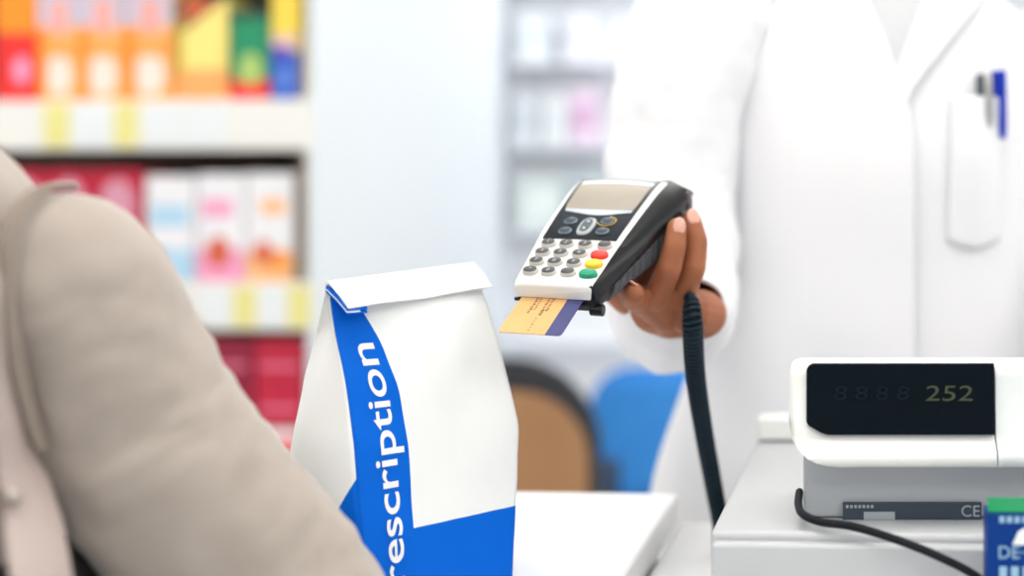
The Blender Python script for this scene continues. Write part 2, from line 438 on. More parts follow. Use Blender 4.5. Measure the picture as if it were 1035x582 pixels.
def bag_front(a, b, side=1):
    tl, tc, tr = sm(TLEFT, b), sm(TCEN, b), sm(TRIGHT, b)
    t = tl*(1-a)*(1-2*a)+tc*4*a*(1-a)+tr*a*(2*a-1)
    x = lerp(sm(WL, b), sm(WR, b), a)
    if side < 0: t *= interp(BACKF, b)
    cr = .0016*noise.noise(Vector((a*5+side*9, b*6, 2.3)))*math.sin(PI*min(1, max(0, b)))
    cr += .0009*noise.noise(Vector((a*14, b*11+side*4, 5.1)))*math.sin(PI*min(1, max(0, b)))
    return Vector((x, -(t+cr)*side, b*(BH+.009*a)))
BACKF = [(0, 1), (.15, 1.14), (.55, 1.16), (.85, 1.05), (1, 1)]
BAND = [(0, .315), (.2, .315), (.45, .315), (.66, .30), (.82, .23), (.93, .145), (1, .115)]
ZBL = [(0, .30), (1, .285)]
def band(b): return sm(BAND, b, .03)
def blue_top(a): return .243
NA1, NA2, NB1, NB2 = 14, 30, 16, 44
def front_panel(side):
    bm = bmesh.new(); rows = []
    for j in range(NB1+NB2+1):
        row = []
        for i in range(NA1+NA2+1):
            # band column parameter needs b; rows follow the blue line
            a0 = (i/NA1)*.3 if i <= NA1 else .3+(i-NA1)/NA2*.7
            bt = blue_top(a0)
            b = bt*j/NB1 if j <= NB1 else bt+(1-bt)*(j-NB1)/NB2
            w = band(b)
            a = w*i/NA1 if i <= NA1 else w+(1-w)*(i-NA1)/NA2
            row.append(bm.verts.new(bag_front(a, b, side)))
        rows.append(row)
    for j in range(NB1+NB2):
        for i in range(NA1+NA2):
            f = bm.faces.new((rows[j][i], rows[j][i+1], rows[j+1][i+1], rows[j+1][i]) if side > 0 else (rows[j][i+1], rows[j][i], rows[j+1][i], rows[j+1][i+1]))
            f.material_index = 1 if (j < NB1 or (side > 0 and i < NA1)) else 0
    return bm
def bag_part(name, bm, parent=bag, solid=.0005, mats=(M_PAPER, M_BLUE)):
    return link(name, bm, list(mats), parent, solid=solid, auto=60)
bag_part('front_panel', front_panel(1)); bag_part('back_panel', front_panel(-1))
def gusset(sgn):
    bm = bmesh.new(); rows = []; NBB, NB, NT = 16, 56, 24
    for j in range(NB+1):
        row = []
        for i in range(NT+1):
            t = i/NT; bt = max(.42-.62*t, .205)            # the blue print climbs towards the front edge
            b = bt*j/NBB if j <= NBB else bt+(1-bt)*(j-NBB)/(NB-NBB)
            p0 = bag_front(0 if sgn < 0 else 1, b, 1); p1 = bag_front(0 if sgn < 0 else 1, b, -1)
            q = p0.lerp(p1, t)
            out = sgn*(.022*math.sin(PI*t)*math.sin(PI*min(1, b*1.15)) if sgn < 0 else .002*math.sin(PI*t))
            fold = -sgn*.010*max(0, 1-abs(t-.5)/.5)*max(0, (b-.55)/.45)      # pinch inwards near the top
            q.x += out + fold
            if sgn < 0 and t > .4: q.y += .008*math.sin(PI*b)*(t-.4)
            row.append(bm.verts.new(q))
        rows.append(row)
    for j in range(NB):
        for i in range(NT):
            f = bm.faces.new((rows[j][i], rows[j][i+1], rows[j+1][i+1], rows[j+1][i]) if sgn < 0 else (rows[j][i+1], rows[j][i], rows[j+1][i], rows[j+1][i+1]))
            f.material_index = 1 if j < NBB else 0
    return bm
bag_part('side_gusset', gusset(-1)); bag_part('side_gusset', gusset(1))
link('base', box(bmesh.new(), -BW/2+.001, BW/2-.001, -BD/2+.001, BD/2-.001, .0005, .0015), M_BLUE, bag, smooth=False)
# folded top: a flap over the ridge, down the front, with the layers seen at its left end
bm = bmesh.new(); secs = []
for i in range(25):
    a = i/24; x = lerp(-BW/2-.0005, BW/2+.0005, a)
    wv = .0012*noise.noise(Vector((a*5, .3, 1)))+.0006*math.sin(a*9)
    drop = lerp(-.0165, -.0175, a)+wv; fo = lerp(.0305, .0265, a)
    sx = lerp(0, .002, a)
    prof = [(.004, -.010), (.0035, .0005), (.0015, .0022), (-.001, .0024), (-fo*.55, -.0065+wv), (-fo, drop), (-fo+.0006, drop-.0012), (-fo*.55, -.0085+wv), (-.002, .0002), (.001, -.0005), (.002, -.010)]
    secs.append([(x+sx, y, BH+.009*a+z) for y, z in prof])
loft(bm, secs); link('folded_flap', bm, M_PAPER, bag, auto=30)
bm = bmesh.new()
for o_ in (0, -.0028):
    loft(bm, [[(x, y, BH+z+o_) for y, z in ((.0, -.0018), (-.0165, -.0095), (-.0300, -.0178), (-.0300, -.0190), (-.0165, -.0110), (.0, -.0036))] for x in (-BW/2-.0016, -BW/2+.016)])
link('fold_layer', bm, M_BLUE, bag, auto=30)['label'] = 'blue inner fold layers'
bm = bmesh.new()
loft(bm, [[(x, y-.0002, BH+z-.0014) for y, z in ((-.001, -.0024), (-.0165, -.0102), (-.0300, -.0186), (-.0300, -.0191), (-.0165, -.0108), (-.001, -.0031))] for x in (-BW/2-.0019, -BW/2+.01)])
link('fold_edge', bm, M_PAPER, bag, auto=30)
# lettering that runs up the blue band
bm = text_bm('prescription', .0395, .00003, 'LEFT', 5, .0004)
xs = [v.co.x for v in bm.verts]; wdt = max(xs)-min(xs)
bmesh.ops.subdivide_edges(bm, edges=[e for e in bm.edges if e.calc_length() > .004], cuts=2)
ZT0, ZT1 = .0015, .2055                    # from foot to top of the word along the bag's height
for v in bm.verts:
    s = (v.co.x-min(xs))/wdt; b = lerp(ZT0, ZT1, s)/BH
    across = v.co.y                         # ascenders point to the left edge
    base = lerp(.243, .235, s) if b < .65 else lerp(.235, .185, (b-.65)/.18)
    a = max(.0, base - across/BW*.66)
    q = bag_front(a, max(b, .0), 1); q.z = b*BH
    v.co = q + Vector((-.0002, -.0010-2*v.co.z, 0))
bmesh.ops.delete(bm, geom=[v for v in bm.verts if v.co.z < .0008], context='VERTS')
link('lettering', bm, M_INK, bag, smooth=False)['label'] = 'white lettering on the blue band'

# ------------------------------------------------------------------ card terminal (local: x right, y from front lip to back, z out of the top)
TL = .168
T0 = P(557.5, 287, 1.11)
_a, _b = 1.11, 1.11+TL
for _ in range(40):
    _m = (_a+_b)/2
    if (P(631, 179, _m)-T0).length < TL: _a = _m
    else: _b = _m
ta = (P(631, 179, _a)-T0).normalized()
tu = Vector((.978, -.21, 0)); tu = (tu-ta*tu.dot(ta)).normalized(); tn = tu.cross(ta)
TM = Matrix(((tu.x, ta.x, tn.x, T0.x), (tu.y, ta.y, tn.y, T0.y), (tu.z, ta.z, tn.z, T0.z), (0, 0, 0, 1)))
term = thing('card_terminal', 'white and black handheld card payment terminal held above the counter', 'card terminal', matrix=TM)
def tw(y): return .0332+.0098*(max(0, y)/TL)**.85      # half width of the top
def tflare(y): return interp([(0, .004), (.03, .008), (.08, .015), (.14, .0215), (TL, .021)], y)
def tleft(y): return interp([(0, .001), (.04, .006), (.09, .0085), (.13, .006), (TL, .003)], y)
def tH(y): return interp([(0, .024), (.05, .036), (.10, .050), (.15, .063), (TL, .062)], y)
def tz(y): return .0022*math.sin(PI*max(0, min(1, y/TL)))-.004*max(0, (y-.135)/.033)**2*.6
ys = [-.0008, 0, .0015, .004]+[.004+(TL-.012)*i/24 for i in range(1, 25)]+[TL-.004, TL-.0015, TL]
bm = bmesh.new(); secs = []
for i, y in enumerate(ys):
    w, fl_, z = tw(y), tleft(y), tz(y)
    dz = {0: -.0032, 1: -.0018, 2: -.0006}.get(i, 0)-{len(ys)-1: .004, len(ys)-2: .0015, len(ys)-3: .0003}.get(i, 0)
    bot = -.0135 if y < .02 else -.016
    secs.append([(-w-fl_+.001, y, bot), (-w-fl_, y, bot+.004), (-w-fl_*.7, y, z-.0065), (-w-fl_*.2, y, z-.0022+dz), (-w+.003, y, z-.0003+dz), (-w+.008, y, z+dz),
                 (0, y, z+.0003+dz), (w-.004, y, z+dz), (w-.001, y, z-.0004+dz), (w+.0003, y, z-.0018+dz), (w, y, z-.006), (w-.002, y, bot)])
loft(bm, secs); link('top_shell', bm, M_TW, term, auto=40)
bm = bmesh.new(); secs = []
yb = [.0005, .003]+[.003+(TL-.006)*i/28 for i in range(1, 29)]+[TL, TL+.003]
for i, y in enumerate(yb):
    yy = min(max(y, 0), TL); w, f_, h, z = tw(yy), tflare(yy), tH(yy), tz(yy)
    s = {0: .6, 1: .85}.get(i, 1)*{len(yb)-1: .55}.get(i, 1)
    hh = h*(.85 if i == len(yb)-1 else 1)
    secs.append([(w-.0005, y, z-.0012), (w+f_*.45*s, y, z-.0042), (w+f_*.9*s, y, z-.0095), (w+f_*s, y, z-.0120), (w+f_*.98*s, y, -.0130-hh*.05), (w+f_*.84*s, y, -.0145-hh*.06), (w+f_*.66*s, y, -hh*.76),
                 (w+f_*.1, y, -hh*.95), (w-.006, y, -hh), (-w+.006, y, -hh), (-w, y, -hh*.9), (-w-.0005, y, -.017), (-w+.002, y, -.012), (0, y, -.008)])
loft(bm, secs); link('base_shell', bm, M_TB, term, auto=40)
# ribbed grip on the side
bm = bmesh.new(); secs = []; y = .02
while y < .148:
    ph = ((y-.02) % .0105)/.0105
    off = -.0016 if ph < .2 else .0013
    w, f_, h = tw(y), tflare(y), tH(y)
    sl = .010                                                    # the grooves lean
    secs.append([(w+f_*.84, y+sl*.35, -.0140-h*.06), (w+f_*.85+off, y+sl*.3, -.0156-h*.06), (w+f_*.67+off, y, -h*.76), (w+f_*.1+off*.6, y-sl*.3, -h*.95-.0004), (w-.004, y-sl*.4, -h+.002), (w-.004, y, -.02)])
    y += .0013
loft(bm, secs); link('grip', bm, M_TG, term, auto=25)['label'] = 'ribbed rubber grip'
# front slot, hinge tray
bm = box(bmesh.new(), -.0318, .0318, -.0006, .006, -.0152, -.0132); link('card_slot', bm, M_TB, term, smooth=False)
bm = bmesh.new()
loft(bm, [[(x, .001, -.0155), (x, -.001, -.019), (x, .001, -.026), (x, .02, -.027), (x, .02, -.0155)] for x in (-.024, .034)])
link('front_tray', bm, M_TB, term, bevel=.001)
bm = bmesh.new(); tube(bm, [(.029, .0015, -.0245, .0048), (.039, .0015, -.0245, .0050)], 20, roundends=False)
hg = link('hinge', bm, M_TB, term)
bm = bmesh.new(); tube(bm, [(.0388, .0015, -.0245, .0030), (.0394, .0015, -.0245, .0030)], 16, roundends=False); link('hinge_cap', bm, M_TG, hg)
bm = bmesh.new(); tube(bm, [(-.036, .0, -.0165, .0016), (-.033, .0, -.0165, .0016)], 10, roundends=False); link('latch', bm, M_TB, term)
# side socket near the back
bm = bmesh.new(); yk = .157; cx_ = tw(yk)+tflare(yk)*.99
R_ = Matrix.Rotation(math.radians(8), 4, 'Y')
sphere(bm, (cx_-.001, yk, -.0165), .0085, 20, (.35, .8, 1.25)); sp = link('side_key', bm, mat('side key glossy', (58, 40, 44), .15, coat=.6, bump=(300, .05, .0002)), term); sp['label'] = 'glossy oval side key'
# bezel, lcd, border
def top_patch(name, outline, z, thick, m, parent=term):
    bm = bmesh.new()
    loft(bm, [[(x, y, tz(y)+z) for x, y in outline], [(x, y, tz(y)+z+thick) for x, y in outline]])
    bmesh.ops.triangulate(bm, faces=[f for f in bm.faces if len(f.verts) > 4])
    return link(name, bm, m, parent, auto=30)
def strip_patch(name, left, right, y0, y1, z, thick, m, parent=term, n=16, top=None, bot=None):
    """patch between x=left(y) and right(y), rows follow curved ends; domed with the shell"""
    bm = bmesh.new(); rows = []; k_ = 12
    grid = []
    for j in range(n+1):
        row = []
        for i in range(k_+1):
            s = i/k_; t = j/n
            ya = y0+(bot(s) if bot else 0); yb_ = y1+(top(s) if top else 0); y = lerp(ya, yb_, t)
            row.append((lerp(left(y), right(y), s), y, tz(min(max(y, 0), TL))+z))
        grid.append(row)
    up = [[bm.verts.new((x, y, zz+thick)) for x, y, zz in r] for r in grid]
    lo = [[bm.verts.new((x, y, zz-.0006)) for x, y, zz in r] for r in grid]
    for j in range(n):
        for i in range(k_):
            bm.faces.new((up[j][i], up[j][i+1], up[j+1][i+1], up[j+1][i]))
            bm.faces.new((lo[j][i+1], lo[j][i], lo[j+1][i], lo[j+1][i+1]))
    for i in range(k_):
        bm.faces.new((lo[0][i], lo[0][i+1], up[0][i+1], up[0][i])); bm.faces.new((up[n][i], up[n][i+1], lo[n][i+1], lo[n][i]))
    for j in range(n):
        bm.faces.new((up[j][0], up[j+1][0], lo[j+1][0], lo[j][0])); bm.faces.new((lo[j][k_], lo[j+1][k_], up[j+1][k_], up[j][k_]))
    return link(name, bm, m, parent, auto=30)
arc = lambda h: (lambda s: h*(1-(2*s-1)**2))
bz_ = strip_patch('bezel', lambda y: -tw(y)+.0035, lambda y: tw(y)-.0045-.0015*(y-.06)/.1, .0615, .1625, .0002, .0005, M_GLASS, top=arc(.004))
bz_['label'] = 'black glass bezel'
lx = lambda y: -tw(y)+.0070+.004*max(0, (.115-y)/.02)
rx = lambda y: tw(y)-.0078-.0015*(y-.06)/.1-.002*max(0, (.115-y)/.02)
lcd = strip_patch('screen', lx, rx, .1080, .1520, .0008, .0004, M_LCD, bz_, top=arc(.0035))
lcd['label'] = 'grey screen'
strip_patch('screen_border', lx, rx, .1020, .1077, .0008, .0004, M_LCDB, bz_, n=4, bot=lambda s: -.0032*math.cos((s-.5)*PI*1.6))
strip_patch('screen_border', lx, rx, .1524, .1580, .0008, .0004, M_LCDB, bz_, n=4, top=arc(.0042), bot=arc(.0035))
# keys
def key(x, y, a, b, h, top_m, txt=None, base_m=M_KEYB, name='key', lab=None, p=2.3):
    z = tz(y); bm = bmesh.new()
    o0 = oval(x, y, a, b, 24, p)
    def ov(s, zz): return [(x+(px-x)*s, y+(py-y)*s, zz) for px, py in o0]
    loft(bm, [ov(1.04, z-.001), ov(1.0, z+h*.45), ov(.95, z+h*.8), ov(.86, z+h*.97), ov(.80, z+h)])
    kk = link(name, bm, base_m, term, auto=50)
    if lab: kk['label'] = lab
    if top_m:
        bm = bmesh.new(); loft(bm, [ov(.86, z+h*.9), ov(.84, z+h+.0003), ov(.76, z+h+.0005)]); cap = link('key_cap', bm, top_m, kk, auto=50)
    if txt:
        bm = text_bm(txt, .0058, .00006); bmesh.ops.translate(bm, verts=bm.verts, vec=(x, y-.002, z+h+.00058)); link('key_print', bm, M_LABELT, kk, smooth=False)
    return kk
colx = (-.0245, -.0082, .0087, .0262)
rowy = (.0530, .0400, .0272, .0142)
for r, chars in enumerate((('1', '2', '3', None), ('4', '5', '6', 'red'), ('7', '8', '9', 'yellow'), ('*', '0', None, 'green'))):
    for c, ch in enumerate(chars):
        x, y = colx[c], rowy[r]
        if ch in ('red', 'yellow', 'green'):
            key(x, y, .0076, .0052, .0034, None, None, {'red': M_KRED, 'yellow': M_KYEL, 'green': M_KGRN}[ch], lab=ch+' key')
        else:
            key(x, y, .0066, .0049, .0032, M_KEYT, ch)
for (x, y) in ((-.0190, .0885), (-.0180, .0730), (.0140, .0905), (.0155, .0745)):
    key(x, y, .0058, .0048, .0020, mat('soft key dark', (60, 70, 80), .35, spec=.25, bump=(300, .05, .0002)), None, M_KEYS, 'soft_key')
nav = key(-.0012, .0805, .0070, .0128, .0024, None, None, mat('nav rim', (178, 184, 186), .35, bump=(300, .05, .0002)), 'navigation_key', 'oval navigation key', 2.6)
bm = bmesh.new(); z = tz(.08); o0 = oval(-.0012, .0805, .0046, .0096, 24, 2.6)
loft(bm, [[(x, y, z+.0020) for x, y in o0], [(x, y, z+.0028) for x, y in o0]]); link('key_cap', bm, mat('nav grey', (74, 86, 96), .3, bump=(300, .05, .0002)), nav)
for yy in (.0860, .0755):
    bm = bmesh.new(); prism(bm, oval(-.0012, yy, .0011, .0009, 12), z+.0027, z+.0031); link('key_print', bm, M_INK, nav)
bm = bmesh.new()
ring = [(.0140+.0080*math.cos(t), .0895+.0068*math.sin(t), tz(.09)+.0012, .0005) for t in [math.radians(-160+5.5*i) for i in range(46)]]
tube(bm, ring, 6); link('gold_ring', bm, M_GOLDR, term)

# bank card in the slot
card = thing('bank_card', 'gold bank card with navy stripe pushed into the terminal slot', 'bank card', matrix=TM @ Matrix.Translation((-.0022, -.0475, -.0143)))
def cardpoly(x0, x1): return [(x0, 0), (x1, 0), (x1, .085), (x0, .085)]
bm = bmesh.new(); prism(bm, roundrect(-.027, .0135, 0, .06, (.003, 0, 0, 0)), -.0004, .0004); link('card_body', bm, M_CARD, card, smooth=False)
bm = bmesh.new(); prism(bm, roundrect(.0135, .027, 0, .06, (0, .003, 0, 0)), -.0004, .0004); link('stripe', bm, M_CARDB, card, smooth=False)['label'] = 'navy stripe'
bm = bmesh.new()
rnd = random.Random(4)
for (x, y0, y1, st, w, hh) in ((-.0118, .026, .050, .0022, .0013, .0014), (-.0085, .031, .052, .0026, .0010, .0012), (-.0020, .004, .023, .0038, .0007, .0012), (-.0012, .024, .050, .0020, .0014, .0013), (.0022, .030, .050, .0022, .0013, .0013)):
    y = y0
    while y < y1:
        box(bm, x-w+rnd.uniform(-.0003, .0003), x+w*rnd.uniform(.2, 1), y, y+hh*rnd.uniform(.4, .9), .0003, .0006); y += st
link('embossing', bm, M_CARDI, card, smooth=False)

# ------------------------------------------------------------------ people
def head_parts(bm, c, s, facing, skin_neck):
    """head solid into bm: c = centre, s = head height, facing = unit vector"""
    f = facing.normalized(); up = Vector((0, 0, 1)); rt = f.cross(up)
    R = Matrix(((rt.x, f.x, up.x, 0), (rt.y, f.y, up.y, 0), (rt.z, f.z, up.z, 0), (0, 0, 0, 1)))
    def pt(x, y, z): return c + rt*x*s + f*y*s + up*z*s
    sphere(bm, pt(0, -.04, .10), s, 24, (.335, .42, .40), R)
    sphere(bm, pt(0, .06, -.12), s, 24, (.27, .31, .36), R)
    sphere(bm, pt(0, .20, -.38), s, 16, (.14, .12, .10), R)
    bone(bm, pt(0, .37, .02), .022*s, pt(0, .45, -.12), .05*s)
    for sx in (-1, 1):
        sphere(bm, pt(sx*.33, -.02, -.02), s, 12, (.035, .085, .13), R)
        sphere(bm, pt(sx*.045, .40, -.13), s, 12, (.05, .05, .035), R)
        sphere(bm, pt(sx*.15, .30, -.10), s, 12, (.10, .08, .09), R)
    sphere(bm, pt(0, .345, -.235), s, 12, (.11, .05, .025), R); sphere(bm, pt(0, .34, -.275), s, 12, (.10, .05, .028), R)
    sphere(bm, pt(0, .32, .12), s, 12, (.25, .06, .04), R)
    bone(bm, pt(0, -.12, -.25), .25*s, Vector(skin_neck), .27*s)
    return pt, R
def eyes_hair(root, pt, R, s, hm, long_=False):
    for sx in (-1, 1):
        bm = bmesh.new(); sphere(bm, pt(sx*.15, .298, .02), .054*s, 12); e = link('eye', bm, mat('eye white', (236, 232, 226), .2), root)
        bm = bmesh.new(); sphere(bm, pt(sx*.15, .337, .02), .024*s, 10); link('iris', bm, mat('iris', (52, 34, 24), .1), e)
    bm = bmesh.new(); sphere(bm, pt(0, -.10, .16), s, 24, (.385, .43, .42), R)
    if long_: sphere(bm, pt(0, -.45, .10), s, 20, (.2, .2, .2), R)
    else: sphere(bm, pt(0, -.20, -.10), s, 20, (.34, .27, .32), R)
    me = remeshed(bm, .006, 4); o = bpy.data.objects.new('hair', me); me.materials.append(hm); COL.objects.link(o); o.parent = root
    for p in me.polygons: p.use_smooth = True
def join_body(name, meshes, m, parent):
    bm = bmesh.new()
    for me in meshes: bm.from_mesh(me)
    return link(name, bm, m, parent, auto=180)

# ---- the pharmacist
ph = thing('person', 'person in a white lab coat holding out the card terminal', 'person', (0, 0, 0))
CX, CY = .094, 1.665
AW = [(.50, .335), (.70, .315), (.91, .280), (1.04, .235), (1.12, .212), (1.22, .200), (1.32, .205), (1.40, .200), (1.44, .18), (1.475, .125), (1.50, .075)]
BWD = [(.50, .17), (.70, .165), (.91, .150), (1.04, .132), (1.15, .130), (1.28, .140), (1.36, .130), (1.42, .11), (1.475, .085), (1.50, .065)]
def coat_pt(th, z, off=0):
    a, b = sm(AW, z, .03)+off, sm(BWD, z, .03)+off
    c, s = math.cos(th), math.sin(th); p = 2.35
    x = a*math.copysign(abs(c)**(2/p), c); y = b*math.copysign(abs(s)**(2/p), s)
    w = .007*noise.noise(Vector((th*3.2, z*2.2, 3)))+.0035*noise.noise(Vector((th*9, z*4.5, 8)))
    w *= min(1, max(.25, (1.5-z)/.25))
    return Vector((CX+x*(1+w*2.5), CY+y*(1+w*3), z))
def coat_front(x, z, off=0):
    """front surface (towards the viewer) at x"""
    lo, hi = PI, 2*PI
    f = lambda t: coat_pt(t, z).x-x
    a, b = lo+.001, hi-.001
    for _ in range(30):
        m_ = (a+b)/2
        if f(m_) < 0: a = m_
        else: b = m_
    p = coat_pt((a+b)/2, z)
    return Vector((x, p.y-off, z))
coat_bm = bmesh.new(); secs = []
NZ = 70
for j in range(NZ+1):
    z = lerp(.50, 1.50, j/NZ); secs.append([coat_pt(2*PI*i/96, z) for i in range(96)])
loft(coat_bm, secs, True, False)
lc = link('lab_coat', coat_bm, M_COAT, ph, solid=.003, auto=80)
def front_grid(x_of, z_of, nu, nv, off, name, m, parent, solid=.003, fold=None):
    bm = bmesh.new(); rows = []
    for j in range(nv+1):
        row = []
        for i in range(nu+1):
            u, v = i/nu, j/nv; z = z_of(u, v); x = x_of(u, v, z)
            o_ = off(u, v) if callable(off) else off
            row.append(bm.verts.new(coat_front(x, z, o_)))
        rows.append(row)
    for j in range(nv):
        for i in range(nu): bm.faces.new((rows[j][i], rows[j][i+1], rows[j+1][i+1], rows[j+1][i]))
    return link(name, bm, m, parent, solid=solid, auto=70)
D_ = 1.53
def Xp(px, d=D_): return (px-PX)/F*d
def Zp(py, d=D_): return CAMZ-(py-PY)/F*d
EDGE = [(Zp(600), Xp(925)), (Zp(360), Xp(925)), (Zp(140), Xp(923.5)), (Zp(100), Xp(917)), (Zp(70), Xp(906)), (Zp(30), Xp(893)), (Zp(0), Xp(880)), (Zp(-40), Xp(862))]
front_grid(lambda u, v, z: lerp(Xp(800), sm(EDGE, z, .01), u), lambda u, v: lerp(.56, Zp(-30), v), 30, 60, lambda u, v: -.003+.012*min(1, u*1.6), 'front_overlap', M_COAT, lc)
LIN = [(Zp(104), Xp(917)), (Zp(70), Xp(906)), (Zp(30), Xp(921)), (Zp(0), Xp(934)), (Zp(-30), Xp(946))]
# shirt in the neck opening, right lapel
front_grid(lambda u, v, z: lerp(sm(EDGE, z, .01)-.02, interp(LIN, z)+.012, u), lambda u, v: lerp(Zp(88), Zp(-30), v), 16, 16, .004, 'shirt', M_SHIRT, ph, .002)
LOUT = [(Zp(104), Xp(918)), (Zp(92), Xp(920)), (Zp(50), Xp(953)), (Zp(0), Xp(994)), (Zp(-30), Xp(1016))]
front_grid(lambda u, v, z: lerp(interp(LIN, z), interp(LOUT, z), u), lambda u, v: lerp(Zp(103), Zp(-28), v), 10, 24, lambda u, v: .0075+.003*u, 'lapel', M_COAT, lc)
col = []
for j in range(6):
    t = j/5; r = lerp(.078, .070, t); z = 1.470+.045*t
    col.append([Vector((CX+r*1.05*math.cos(lerp(-.25*PI, 1.25*PI, i/40)), CY+.005+r*.95*math.sin(lerp(-.25*PI, 1.25*PI, i/40)), z)) for i in range(41)])
bm = bmesh.new(); loft(bm, col, False, False); link('collar', bm, M_COAT, lc, solid=.004)
# chest pocket
front_grid(lambda u, v, z: lerp(Xp(957+4*v), Xp(1012+4*v), u), lambda u, v: lerp(Zp(243+10*math.sin(PI*u)), Zp(97), v), 14, 20, lambda u, v: .004+.009*min(1, v*1.6)*math.sin(PI*min(1, max(0, u)))**.6, 'pocket', M_COAT, lc, .002)
# sleeves
def sleeve(ctrl, name='sleeve', seed=0, amp=.006, n=14, sag=0, flat=1.0):
    pth = smooth_path(ctrl, n); bm = bmesh.new(); secs = []; prev = None
    ps = [Vector(p[:3]) for p in pth]
    for i, p in enumerate(ps):
        t = (ps[min(i+1, len(ps)-1)]-ps[max(i-1, 0)]).normalized()
        if prev is None: a, b = frame_at(t, Vector((0, 1, 0)))
        else: a = (prev-t*prev.dot(t)).normalized(); b = t.cross(a)
        prev = a; ring = []
        for k_ in range(56):
            th = 2*PI*k_/56; r = pth[i][3]
            r *= 1+amp*14*noise.noise(Vector((math.cos(th)*1.4, math.sin(th)*1.4, i*.13+seed)))+amp*7*noise.noise(Vector((math.cos(th)*3, math.sin(th)*3, i*.32+seed+7)))
            v_ = a*math.cos(th)*r+b*math.sin(th)*r
            if len(pth[i]) > 4: v_.z *= pth[i][4]
            ring.append(p+v_)
        secs.append(ring)
    loft(bm, secs, True, False)
    return bm
def Q(px, py, d, r): return (*P(px, py, d), r)
sl = sleeve([Q(752, -28, 1.66, .045)+(1,), Q(722, 0, 1.63, .074)+(1,), Q(698, 62, 1.60, .079)+(1,), Q(681, 150, 1.585, .075)+(1,), Q(677, 225, 1.56, .073)+(1,), Q(677, 285, 1.49, .070)+(1,), Q(680, 312, 1.40, .063)+(1,), Q(683, 316, 1.33, .055)+(.9,), Q(685, 312, 1.285, .048)+(.75,), Q(687, 310, 1.258, .042)+(.66,)], seed=1)
link('sleeve', sl, M_COAT, lc, solid=.004, auto=80)
sl2 = sleeve([(.25, 1.665, 1.44, .07), (.275, 1.655, 1.38, .078), (.308, 1.63, 1.27, .078), (.318, 1.60, 1.17, .074), (.315, 1.54, 1.10, .066), (.305, 1.47, 1.078, .054), (.30, 1.42, 1.06, .046)], seed=5)
link('sleeve', sl2, M_COAT, lc, solid=.004, auto=80)
# body: coarse figure inside the clothes, fine hands
bm = bmesh.new()
hp, hR = head_parts(bm, Vector((CX, CY-.03, 1.648)), .225, Vector((-.35, -1, -.05)), (CX, CY+.01, 1.46))
tube(bm, [(CX, CY, .86, .12), (CX, CY, 1.0, .105), (CX, CY, 1.15, .1), (CX, CY, 1.32, .105), (CX, CY, 1.42, .075)], 24)
S_ = P(734, 45, 1.66); E_ = P(672, 240, 1.55); Wf = P(683, 318, 1.33)
bone(bm, (CX-.05, CY, 1.33), .045, S_, .042); bone(bm, S_, .048, E_, .04); bone(bm, E_, .04, Wf, .03)
bone(bm, (CX+.05, CY, 1.34), .05, (.28, 1.655, 1.36), .045); bone(bm, (.28, 1.655, 1.36), .044, (.318, 1.60, 1.15), .04); bone(bm, (.318, 1.60, 1.15), .038, (.30, 1.42, 1.06), .027)
for sx in (-1, 1):
    bone(bm, (CX+sx*.09, CY, .86), .085, (CX+sx*.1, CY-.01, .48), .06); bone(bm, (CX+sx*.1, CY-.01, .48), .055, (CX+sx*.1, CY+.01, .09), .04)
    bone(bm, (CX+sx*.1, CY+.02, .05), .035, (CX+sx*.11, CY-.13, .035), .025)
coarse = remeshed(bm, .007, 4)
# left hand reaching to the keys behind the register
bm = bmesh.new()
w0 = Vector((.30, 1.42, 1.06)); pc = Vector((.285, 1.355, 1.055))
bone(bm, w0+Vector((.01, .03, .0)), .026, w0, .024); bone(bm, w0, .023, pc, .024)
for i in range(4):
    m0 = pc+Vector((-.03+.02*i, -.01, .004)); m1 = m0+Vector((-.006, -.035-.004*(1-abs(i-1.5)), .0)); m2 = m1+Vector((-.003, -.016, -.016)); m3 = m2+Vector((0, -.004, -.016))
    bone(bm, pc+Vector((-.012+.008*i, .01, 0)), .014, m0, .0105); bone(bm, m0, .010, m1, .0088); bone(bm, m1, .0086, m2, .0078); bone(bm, m2, .0076, m3, .0068)
th0 = pc+Vector((-.024, .03, -.004)); bone(bm, pc, .016, th0, .014); bone(bm, th0, .013, th0+Vector((-.028, -.022, -.006)), .010); bone(bm, th0+Vector((-.028, -.022, -.006)), .0098, th0+Vector((-.034, -.048, -.012)), .0085)
lefth = remeshed(bm, .0016, 5)
# right hand around the back of the terminal
bm = bmesh.new()
def pv(t): return P(*t)
wr = pv((687, 335, 1.275))
for dx, r_ in ((-17, .0205), (0, .022), (23, .0225)):
    bone(bm, pv((687+dx, 312, 1.33)), .024, pv((687+dx, 318, 1.262)), r_)
    bone(bm, pv((687+dx, 318, 1.262)), r_, pv((674+dx*.9, 314, 1.235)), r_*.95)
mcp = {'A': (663, 301, 1.200), 'B': (688, 301, 1.218), 'C': (646, 301, 1.195), 'D': (640, 299, 1.205)}
for kx, v in mcp.items(): bone(bm, pv((678, 320, 1.245)), .020, pv(v), .0105)
bone(bm, pv(mcp['C']), .010, pv(mcp['B']), .0112)
def finger(js, rs):
    for (a, b, ra, rb) in zip(js, js[1:], rs, rs[1:]): bone(bm, pv(a), ra, pv(b), rb)
fA = [mcp['A'], (676, 272, 1.182), (682, 249, 1.184), (684, 230, 1.189)]; finger(fA, (.0120, .0110, .0100, .0086))
fB = [mcp['B'], (701, 270, 1.204), (704, 244, 1.207), (699, 222, 1.214)]; finger(fB, (.0122, .0110, .0099, .0084))
fC = [mcp['C'], (638, 301, 1.172), (640, 296, 1.158)]; finger(fC, (.0112, .0104, .0094))
fD = [mcp['D'], (634, 296, 1.190), (634, 291, 1.180)]; finger(fD, (.0092, .0084, .0078))
